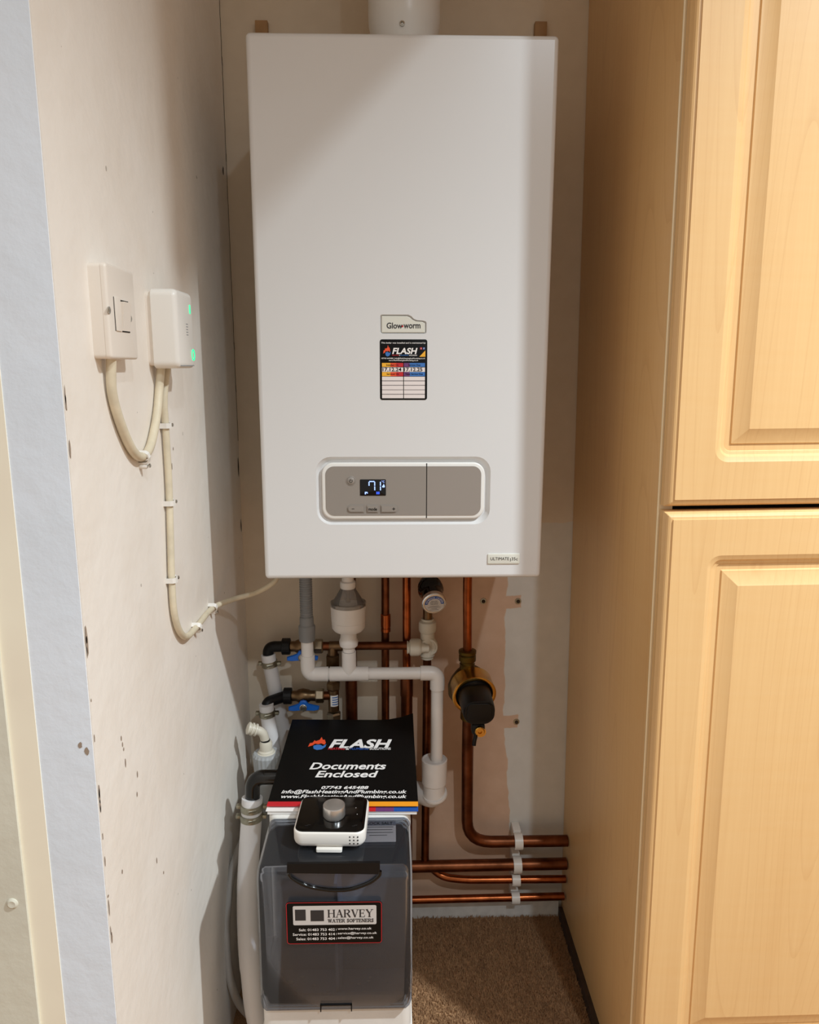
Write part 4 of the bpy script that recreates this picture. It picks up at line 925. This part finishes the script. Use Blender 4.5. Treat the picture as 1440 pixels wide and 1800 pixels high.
def lid(bm):
    # a smoked hood: rounded box open at the back and below, with a wall thickness
    def hood(o):
        x0, x1 = SX0 + .0005 + o, SX1 - .0005 - o; L = []
        Rz = .016 - o
        for x, shrink in ((x0, .012), (x0 + .0012, .0065), (x0 + .004, .0025), (x0 + .009, 0), (x1 - .009, 0), (x1 - .004, .0025), (x1 - .0012, .0065), (x1, .012)):
            s_ = shrink; top, fr_ = LT - o - s_, SYF - .002 + o + s_
            pr = [(SYM - .001, top + .0015)]
            for i in range(7):
                a = math.radians(90 * i / 6); pr.append((fr_ + Rz - Rz * math.sin(a), top - Rz + Rz * math.cos(a)))
            pr.append((fr_ - .004 * (1 if not o else 1), SLZ + (.0 if not s_ else s_)))
            L.append([V((x, a, z)) for a, z in pr])
        return L
    A, B = hood(0), hood(.0022)
    # each side cap closes the hood's cheek
    for H in (A, B):
        vs_ = [[bm.verts.new(p_) for p_ in l] for l in H]
        for l0, l1 in zip(vs_[:-1], vs_[1:]):
            for i in range(len(l0) - 1): bm.faces.new((l0[i], l0[i + 1], l1[i + 1], l1[i]))
        for l in (vs_[0], vs_[-1]):
            c = bm.verts.new((l[0].co.x, SYM - .001, SLZ + .012)); bm.faces.new(list(l) + [c])
        if H is A: va = vs_
        else: vb = vs_
    for l0, l1 in zip(range(len(va) - 1), range(1, len(va))):
        for q in (0, -1): bm.faces.new((va[l0][q], va[l1][q], vb[l1][q], vb[l0][q]))
ld = part('lid', M['smoke'], sf, lid, sharp=35)
# finger recess in the lid front
yl = SYF - .0052
hp = [(-0.1493, -0.4780, 0.4659), (-0.0325, -0.4780, 0.4656), (-0.0326, -0.4780, 0.4494), (-0.1497, -0.4780, 0.4530)]
part('grip_bar', M['blackp'], ld, lambda bm: loft(bm, [[V((p_[0], yl - d, p_[2])) for p_ in hp] for d in (0, .004)]), flat=True)
gp = [(-0.1483, -0.4780, 0.4514), (-0.1435, -0.4780, 0.4440), (-0.1251, -0.4780, 0.4331), (-0.1036, -0.4780, 0.4279), (-0.0863, -0.4780, 0.4263), (-0.0675, -0.4780, 0.4281), (-0.0457, -0.4780, 0.4367), (-0.0341, -0.4780, 0.4462), (-0.0326, -0.4780, 0.4527)]
part('grip_rim', M['blackg'], ld, lambda bm: tube(bm, smooth_path([V((p_[0], yl - .002, p_[2])) for p_ in gp], 4), .0025, 10))
def gfill(bm):
    bm.faces.new([bm.verts.new((p_[0], yl - .0006, p_[2])) for p_ in gp]); 
part('grip_hollow', M['smoke'], ld, gfill, flat=True)
cl_ = (-0.0915, 0.2509, 0.0418, 0.0105)
def clipo(bm):
    x_, z_, w_, h_ = cl_
    for a, e in (((x_ - w_ / 2, z_ + h_ / 2 - .0014), (x_ + w_ / 2, z_ + h_ / 2)), ((x_ - w_ / 2, z_ - h_ / 2), (x_ - w_ / 2 + .0014, z_ + h_ / 2)), ((x_ + w_ / 2 - .0014, z_ - h_ / 2), (x_ + w_ / 2, z_ + h_ / 2))):
        box(bm, (a[0], yl - .0022, a[1]), (e[0], yl + .001, e[1]))
part('lid_catch', M['blackp'], ld, clipo, flat=True)
# maker's label
LC = [(-0.1525, -0.4795, 0.4107), (-0.0299, -0.4795, 0.4101), (-0.0299, -0.4795, 0.3481), (-0.1540, -0.4795, 0.3484)]
lx, lz = sum(p_[0] for p_ in LC) / 4, sum(p_[2] for p_ in LC) / 4; lw, lh = LC[1][0] - LC[0][0], ((LC[0][2] - LC[3][2]) + (LC[1][2] - LC[2][2])) / 2
tl = (LC[1][2] - LC[0][2]) / lw * .6
LF = (V((1, 0, tl)).normalized(), V((-tl, -.02, 1)).normalized(), V((0, -1, -.02)).normalized())
l1 = part('brand_label', M['black'], ld, slab, (lx, SYF - .0068, lz), LF, lw, lh, .0008, .004, .0002)
def lp_(fx, fy): return V((lx, SYF - .0076, lz)) + LF[0] * (fx - .5) * lw + LF[1] * (.5 - fy) * lh      # label grid, 0..1 from the top left
def red_frame(bm):
    A, B = rr(lw - .0008, lh - .0008, .0038, 4), rr(lw - .0022, lh - .0022, .0031, 4); n = len(A)
    va, vb = [bm.verts.new(p_) for p_ in ring(lp_(.5, .5), LF, A, .0002)], [bm.verts.new(p_) for p_ in ring(lp_(.5, .5), LF, B, .0002)]
    for i in range(n): bm.faces.new((va[i], va[(i + 1) % n], vb[(i + 1) % n], vb[i]))
part('red_border', M['red'], l1, red_frame, flat=True)
part('silver_plate', M['silverp'], l1, lambda bm: poly(bm, lp_(.507, .315), LF, rr(lw * .868, lh * .455, .002, 4), .0002), flat=True)
# serif capitals drawn with thick and thin strokes on a unit grid
SER = {'H': [(.14, 0, .14, 1, 1), (.86, 0, .86, 1, 1), (.14, .52, .86, .52, 0), (0, 0, .3, 0, 0), (0, 1, .3, 1, 0), (.7, 0, 1, 0, 0), (.7, 1, 1, 1, 0)],
       'A': [(.12, 0, .5, 1, 0), (.5, 1, .86, 0, 1), (.25, .36, .74, .36, 0), (0, 0, .26, 0, 0), (.7, 0, 1, 0, 0)],
       'R': [(.16, 0, .16, 1, 1), (.16, 1, .6, 1, 0), (.6, 1, .8, .86, .6), (.8, .86, .8, .66, 1), (.8, .66, .6, .52, .6), (.6, .52, .16, .5, 0), (.5, .52, .92, 0, 1), (0, 0, .32, 0, 0), (0, 1, .2, 1, 0), (.84, 0, 1, 0, 0)],
       'V': [(.14, 1, .52, 0, 1), (.52, 0, .88, 1, 0), (0, 1, .28, 1, 0), (.74, 1, 1, 1, 0)],
       'E': [(.16, 0, .16, 1, 1), (.16, 1, .86, 1, 0), (.16, .52, .7, .52, 0), (.16, 0, .9, 0, 0), (.86, 1, .86, .8, 0), (.9, 0, .94, .22, 0), (.7, .42, .7, .62, 0), (0, 0, .2, 0, 0), (0, 1, .2, 1, 0)],
       'Y': [(.12, 1, .5, .48, 1), (.88, 1, .5, .48, 0), (.5, 0, .5, .5, 1), (0, 1, .26, 1, 0), (.74, 1, 1, 1, 0), (.34, 0, .66, 0, 0)],
       'W': [(.1, 1, .32, 0, 1), (.32, 0, .52, .9, 0), (.5, 1, .72, 0, 1), (.72, 0, .92, 1, 0), (0, 1, .2, 1, 0), (.4, 1, .6, 1, 0), (.84, 1, 1, 1, 0)],
       'T': [(.5, 0, .5, 1, 1), (.04, 1, .96, 1, 0), (.04, 1, .04, .8, 0), (.96, 1, .96, .8, 0), (.32, 0, .68, 0, 0)],
       'S': [(.84, .82, .6, 1, .5), (.6, 1, .36, 1, .5), (.36, 1, .18, .82, .7), (.18, .82, .26, .62, .8), (.26, .62, .74, .4, 1), (.74, .4, .84, .2, .8), (.84, .2, .64, 0, .7), (.64, 0, .36, 0, .5), (.36, 0, .14, .2, .5), (.86, .98, .84, .76, 0), (.14, .02, .14, .24, 0)],
       'O': [(.5, 1, .2, .84, .5), (.2, .84, .08, .5, 1), (.08, .5, .2, .16, 1), (.2, .16, .5, 0, .5), (.5, 0, .8, .16, .5), (.8, .16, .92, .5, 1), (.92, .5, .8, .84, 1), (.8, .84, .5, 1, .5)],
       'F': [(.18, 0, .18, 1, 1), (.18, 1, .9, 1, 0), (.18, .52, .72, .52, 0), (.9, 1, .9, .8, 0), (.72, .42, .72, .62, 0), (0, 0, .4, 0, 0), (0, 1, .2, 1, 0)],
       'N': [(.14, 0, .14, 1, 0), (.14, 1, .86, 0, 1), (.86, 0, .86, 1, 0), (0, 0, .3, 0, 0), (0, 1, .18, 1, 0), (.7, 1, 1, 1, 0)]}
def serif(bm, s_, c, fr, w_, h_, thick, thin, d):
    wd = {' ': .45, 'E': .78, 'S': .66, 'W': 1.25, 'F': .74, 'T': .86, 'R': .92}
    tot = sum(wd.get(ch, 1.0) + .12 for ch in s_); u, v, n = fr; x = -.5; k = 0
    for ch in s_:
        cw = wd.get(ch, 1.0) / tot
        for x0, y0, x1, y1, q in SER.get(ch, ()):
            a, e = V(((x + x0 * cw) * w_, (y0 - .5) * h_)), V(((x + x1 * cw) * w_, (y1 - .5) * h_)); t_ = (e - a); t_.normalize(); m_ = V((-t_.y, t_.x)) * (thin + (thick - thin) * q) / 2; a = a - t_ * thin / 2; e = e + t_ * thin / 2
            poly(bm, c, fr, [tuple(a - m_), tuple(e - m_), tuple(e + m_), tuple(a + m_)], d + k * 1e-6); k += 1
        x += cw + .12 / tot
def plate_print(bm):
    serif(bm, 'HARVEY', lp_(.675, .275), LF, lw * .48, lh * .175, .0019, .0007, .0004)
    serif(bm, 'WATER SOFTENERS', lp_(.675, .445), LF, lw * .48, lh * .075, .0010, .0006, .0004)
    poly(bm, lp_(.15, .30), LF, [(a * .0068, c * .009) for a, c in ((-1, -.9), (1, -.9), (1, .9), (-1, .9))], .0004)
    poly(bm, lp_(.325, .32), LF, [(a * .0085, c * .009) for a, c in ((-1, -.9), (1, -.9), (1, .9), (-1, .9))], .0004)
part('plate_lettering', M['inkd'], l1, plate_print, flat=True)
def contact(bm):
    for i, (a, e) in enumerate((('Salt: 01483 753 402', 'www.harvey.co.uk'), ('Service: 01483 753 414', 'service@harvey.co.uk'), ('Sales: 01483 753 404', 'sales@harvey.co.uk'))):
        y_ = .655 + i * .108; wa = (.375, .44, .405)[i]; we = (.355, .41, .375)[i]
        letters(bm, a, lp_(.505 - wa / 2, y_), LF, wa * lw, lh * .062, bold=.008, d=.0004); letters(bm, e, lp_(.535 + we / 2, y_ - .01), LF, we * lw, lh * .072, bold=.008, d=.0004)
        poly(bm, lp_(.52, y_), LF, [(-.0002, -.0015), (.0002, -.0015), (.0002, .0015), (-.0002, .0015)], .0004)
part('contact_lettering', M['white'], l1, contact, flat=True)
# block salt notice on top of the lid, right
ns = (-0.0361, -0.3938, 0.0485, 0.0478)
nt = part('salt_notice', M['greylab'], ld, lambda bm: slab(bm, (ns[0], ns[1], LT + .0006), TP, ns[2], ns[3] * 1.0, .0006, .001, .0001))
def ntx(bm):
    letters(bm, 'BLOCK SALT', (ns[0], ns[1] + ns[3] * .36, LT + .0012), TP, ns[2] * .82, ns[3] * .13, bold=.01)
    for i, w_ in enumerate((.86, .80, .84, .5)): poly(bm, V((ns[0], ns[1] + ns[3] * (.18 - i * .13), LT + .0012)), TP, [(a * ns[2] * w_ / 2, c * .0005) for a, c in ((-1, -1), (1, -1), (1, 1), (-1, 1))])      # print too small to read
part('notice_lettering', M['black'], nt, ntx, flat=True)
def crust(bm):
    for px_, pz, a, e in (((-0.1795, -0.4770, 0.2771)[0], (-0.1795, -0.4770, 0.2771)[2], .007, .006), ((0.0036, -0.4770, 0.2731)[0], (0.0036, -0.4770, 0.2731)[2], .004, .008)):
        bm.faces.new([bm.verts.new((px_ + a * math.cos(t_) * random.uniform(.4, 1), SYF + .004, pz + e * math.sin(t_) * random.uniform(.4, 1))) for t_ in [i * PI / 5 for i in range(10)]])
    for i in range(34):
        x_, y_ = random.uniform(SX0 + .02, SX1 - .02), random.uniform(SYF + .015, SYM - .01); a = random.uniform(.001, .004)
        bmesh.ops.create_icosphere(bm, subdivisions=1, radius=a, matrix=Matrix.Translation((x_, y_, SLZ - .043)) @ Matrix.Diagonal((1.6, 1, .5, 1)))
stuff(part('salt_crumbs', M['salt'], sf, crust, flat=True))

# black elbow and big white hose at the softener's left
pb_ = (-0.2361, -0.2500, 0.4198)
tag(part('hose_elbow', M['blackg'], None, lambda bm: tube(bm, bend([V(pb_) + V((0, 0, -.03)), (-0.2340, -0.2500, 0.4509), (SX0 - .001, -.25, (-0.2340, -0.2500, 0.4509)[2])], .032, 10), .0115, 18)), 'glossy black elbow from the big white hose to the softener side', 'elbow')
g = thing('drain_hose', 'big white hose with double metal clamp at the left of the softener', 'hose', (-0.2120, -0.4000, 0.1593))
HP = [(-0.2358, -0.2500, 0.4158), (-0.2376, -0.2550, 0.3817), (-0.2403, -0.2700, 0.3325), (-0.2404, -0.2950, 0.2817), (-0.2368, -0.3200, 0.2325), (-0.2310, -0.3400, 0.1805), (-0.2247, -0.3500, 0.1199), (-.2125, -.35, .05), (-.2125, -.348, .01)]
part('tube', M['hose'], g, lambda bm: tube(bm, smooth_path(HP, 6), [.0162] * 18 + [.0158] * 12 + [.0150] * 19, 22))
hclamp(g, (-0.2366, -0.2520, 0.4024), (0, 0, 1), .0165); hclamp(g, (-0.2374, -0.2540, 0.3869), (0, 0, 1), .0166)
tag(part('thin_hose', M['hosegrey'], None, lambda bm: tube(bm, smooth_path([(-0.2412, -0.1900, 0.3476), (-0.2644, -0.2050, 0.3078), (-0.2787, -0.2250, 0.2700), (-0.2828, -0.2500, 0.2267), (-0.2829, -0.2700, 0.1808), (-0.2795, -0.2750, 0.1221), (-0.2697, -0.2750, 0.0740), (-0.2537, -0.2700, 0.0395), (-0.2396, -0.2500, 0.0106)], 6), .0066, 14)), 'thin grey hose bowing out between the left wall and the big hose', 'hose')

# ================================================================= THERMOSTAT AND FOLDER
ta, tb = V((-0.1463, -0.4362, 0.4515)), V((-0.0503, -0.4419, 0.4515)); tw = .0955; tx = (ta.x + tb.x) / 2; tdp = .086; ty0 = -.4395; tz = LT + .0068
ang = math.radians(-2.2); TF = (V((math.cos(ang), math.sin(ang), 0)), V((-math.sin(ang), math.cos(ang), 0.0)), V((0, 0, 1)))
tc = V((tx, ty0 + tdp / 2, tz))
th = thing('room_thermostat', 'square white thermostat with silver dial lying on the softener lid', 'thermostat', (tc.x, tc.y, LT))
def tbody(bm):
    L = []
    for o_, z_, r_ in ((.008, 0, .008), (.003, .002, .011), (.001, .005, .012), (0, .008, .013), (0, .0205, .013), (.0006, .0220, .0128), (.0018, .0230, .012)):
        L.append(ring(tc, TF, rr(tw - 2 * o_, tdp - 2 * o_, r_, 8), z_))
    loft(bm, L)
part('housing', M['wpl'], th, tbody, sharp=35)
gp_ = part('glass_face', M['blackg'], th, slab, tc + V((0, 0, .0229)), TF, tw - .0042, tdp - .0042, .0010, .011, .0006, 8)
dc = tc + TF[0] * .003 + TF[1] * -.005 + V((0, 0, .0239))
part('dial', M['silver'], th, lambda bm: lathe(bm, dc, (0, 0, 1), [(.0140, 0), (.0140, .0010), (.0146, .0012), (.0150, .0018), (.0150, .0150), (.0146, .0161), (.0134, .0165), (.0001, .0161)], 40), sharp=30)
def holes(bm):
    for i in range(3):
        for j in range(3):
            lathe(bm, tc - TF[1] * (tdp / 2 + .0) + TF[0] * (.0275 + i * .0052) + V((0, 0, .0078 + j * .0048)), -TF[1], [(.0010, -.0005), (.0010, .0002)], 8)
part('speaker_holes', M['black'], th, holes, flat=True)
part('stand_foot', M['wpl'], th, lambda bm: slab(bm, tc - TF[1] * (tdp / 2 - .006) + V((.0, 0, -.0040)), TF, .034, .016, .0045, .002, .0008))
def marks(bm):
    s0 = gp_; z = .0241
    for a, e in ((.031, .013), (.034, -.002)): poly(bm, tc + TF[0] * a + TF[1] * e, TF, [(.0006 * math.cos(i), .0006 * math.sin(i)) for i in range(6)], z)
part('face_dots', M['white'], th, marks, flat=True)
def icons(bm):
    z = .0241
    for a in (-.031, .031):
        for q in (0, 1): poly(bm, tc + TF[0] * (a + q * .003) - TF[1] * (.029 - q * .002), TF, [(-.002, -.0004), (.002, -.0004), (.002, .0004), (-.002, .0004)], z)
part('face_icons', M['inkd'], th, icons, flat=True)

DZ = .4648
FLc, FRc, BLc, BRc = V((-0.1953, -0.3411, 0.4645)), V((0.0204, -0.3459, 0.4645)), V((-0.1929, -0.0845, 0.4645)), V((0.0204, -0.0914, 0.4645))
dfr_u = (FRc - FLc).normalized(); dfr_v = V((-dfr_u.y, dfr_u.x, 0)); DF = (dfr_u, dfr_v, V((0, 0, 1)))
fd = thing('document_folder', 'black document folder with white lettering lying on the softener', 'folder', ((FLc + FRc + BLc + BRc) / 4).xy.to_3d() + V((0, 0, STZ)))
def sheet(bm, a, b_, c, d, z, th_, curl=0.0, nx=10, ny=10, wav=0.0):
    G = [[None] * (ny + 1) for _ in range(nx + 1)]
    for s_, zz_ in ((0, th_), (1, 0)):
        for i in range(nx + 1):
            for j in range(ny + 1):
                f_, g_ = i / nx, j / ny; p_ = (a * (1 - f_) + b_ * f_) * (1 - g_) + (c * (1 - f_) + d * f_) * g_
                G[i][j] = (G[i][j] or []) + [bm.verts.new((p_.x, p_.y, z + zz_ + curl * max(0, f_ - .72) ** 2 * 12 * max(0, g_ - .62) ** 2 * 6 + wav * math.sin(f_ * 9) * (1 - g_) ** 6))]
    for i in range(nx):
        for j in range(ny):
            bm.faces.new([G[q][w_][0] for q, w_ in ((i, j), (i + 1, j), (i + 1, j + 1), (i, j + 1))]); bm.faces.new([G[q][w_][1] for q, w_ in ((i, j + 1), (i + 1, j + 1), (i + 1, j), (i, j))])
    edge = [(i, 0) for i in range(nx)] + [(nx, j) for j in range(ny)] + [(i, ny) for i in range(nx, 0, -1)] + [(0, j) for j in range(ny, 0, -1)]
    for (i, j), (k_, l_) in zip(edge, edge[1:] + edge[:1]): bm.faces.new([G[i][j][0], G[k_][l_][0], G[k_][l_][1], G[i][j][1]])
fcov = part('cover', M['black'], fd, sheet, FLc + dfr_v * .001, FRc + dfr_v * .001, BLc, BRc, DZ - .0008, .0008, .016)
mid = (FLc + FRc) / 2
bands = (('red_band', 'red', 0, .30), ('red_orange_band', 'flame', .30, .62), ('orange_band', 'orange', .62, 1.0))
for nm, mt, a, e in bands:
    part(nm, M[mt], fd, sheet, FLc.lerp(FRc, a) - dfr_v * .010, FLc.lerp(FRc, e) - dfr_v * .010, FLc.lerp(FRc, a) + dfr_v * .001, FLc.lerp(FRc, e) + dfr_v * .001, DZ - .0008, .0008, 0, 4, 2)
def fold_edge(bm, a, e): sheet(bm, FLc.lerp(FRc, a) - dfr_v * .0175, FLc.lerp(FRc, e) - dfr_v * .0175, FLc.lerp(FRc, a) + dfr_v * .004, FLc.lerp(FRc, e) + dfr_v * .004, DZ - .0040, .0008, 0, 4, 2)
for nm, mt, a, e in (('white_edge', 'white', 0, .45), ('lower_red_band', 'red', .45, .72), ('purple_band', 'purple', .72, .84), ('lower_blue_band', 'navy', .84, 1.0)):
    part(nm, M[mt], fd, fold_edge, a, e)
part('inner_pages', M['white'], fd, sheet, FLc - dfr_v * .016 + dfr_u * .002, FRc - dfr_v * .016 - dfr_u * .002, BLc, BRc, STZ + .0004, .0050, 0, 2, 2)
def folder_print(bm):
    for s_, (x_, y_, w_, h_), kw in (
        ('FLASH', (-0.0687, -0.1749, 0.1036, 0.0306), dict(bold=.035, shear=.25)), ('SOLUTIONS', (-0.0360, -0.1919, 0.0344, 0.0075), dict(bold=.02)), ('&', (-0.0895, -0.1907, 0.0056, 0.0075), dict(bold=.02)),
        ('Documents', (-0.0856, -0.2451, 0.1192, 0.0205), dict(bold=.025, shear=.22)), ('Enclosed', (-0.0860, -0.2689, 0.0959, 0.0189), dict(bold=.025, shear=.22)),
        ('07743 645488', (-0.0868, -0.3063, 0.0701, 0.0085), dict(bold=.025, shear=.22)), ('info@FlashHeatingAndPlumbing.co.uk', (-0.0873, -0.3184, 0.1838, 0.0128), dict(bold=.02, shear=.22)), ('www.FlashHeatingAndPlumbing.co.uk', (-0.0870, -0.3311, 0.1825, 0.0116), dict(bold=.02, shear=.22))):
        letters(bm, s_, (x_, y_, DZ), DF, w_, h_, d=.0003, **kw)
part('cover_lettering', M['white'], fcov, folder_print, flat=True)
x_, y_, w_, h_ = (-0.1076, -0.1903, 0.0270, 0.0075)
text('red_strapline', 'HEATING', (x_, y_, DZ), DF, w_, h_, M['red'], fcov, bold=.02)
x_, y_, w_, h_ = (-0.0700, -0.1911, 0.0297, 0.0075)
text('blue_strapline', 'PLUMBING', (x_, y_, DZ), DF, w_, h_, M['navy'], fcov, bold=.02)
x_, y_, w_, h_ = (-0.1394, -0.1722, 0.0301, 0.0441)
emblem(M['flame'], M['pblue'], V((x_, y_, DZ)), DF, w_ / 2, h_ / 2, fcov)
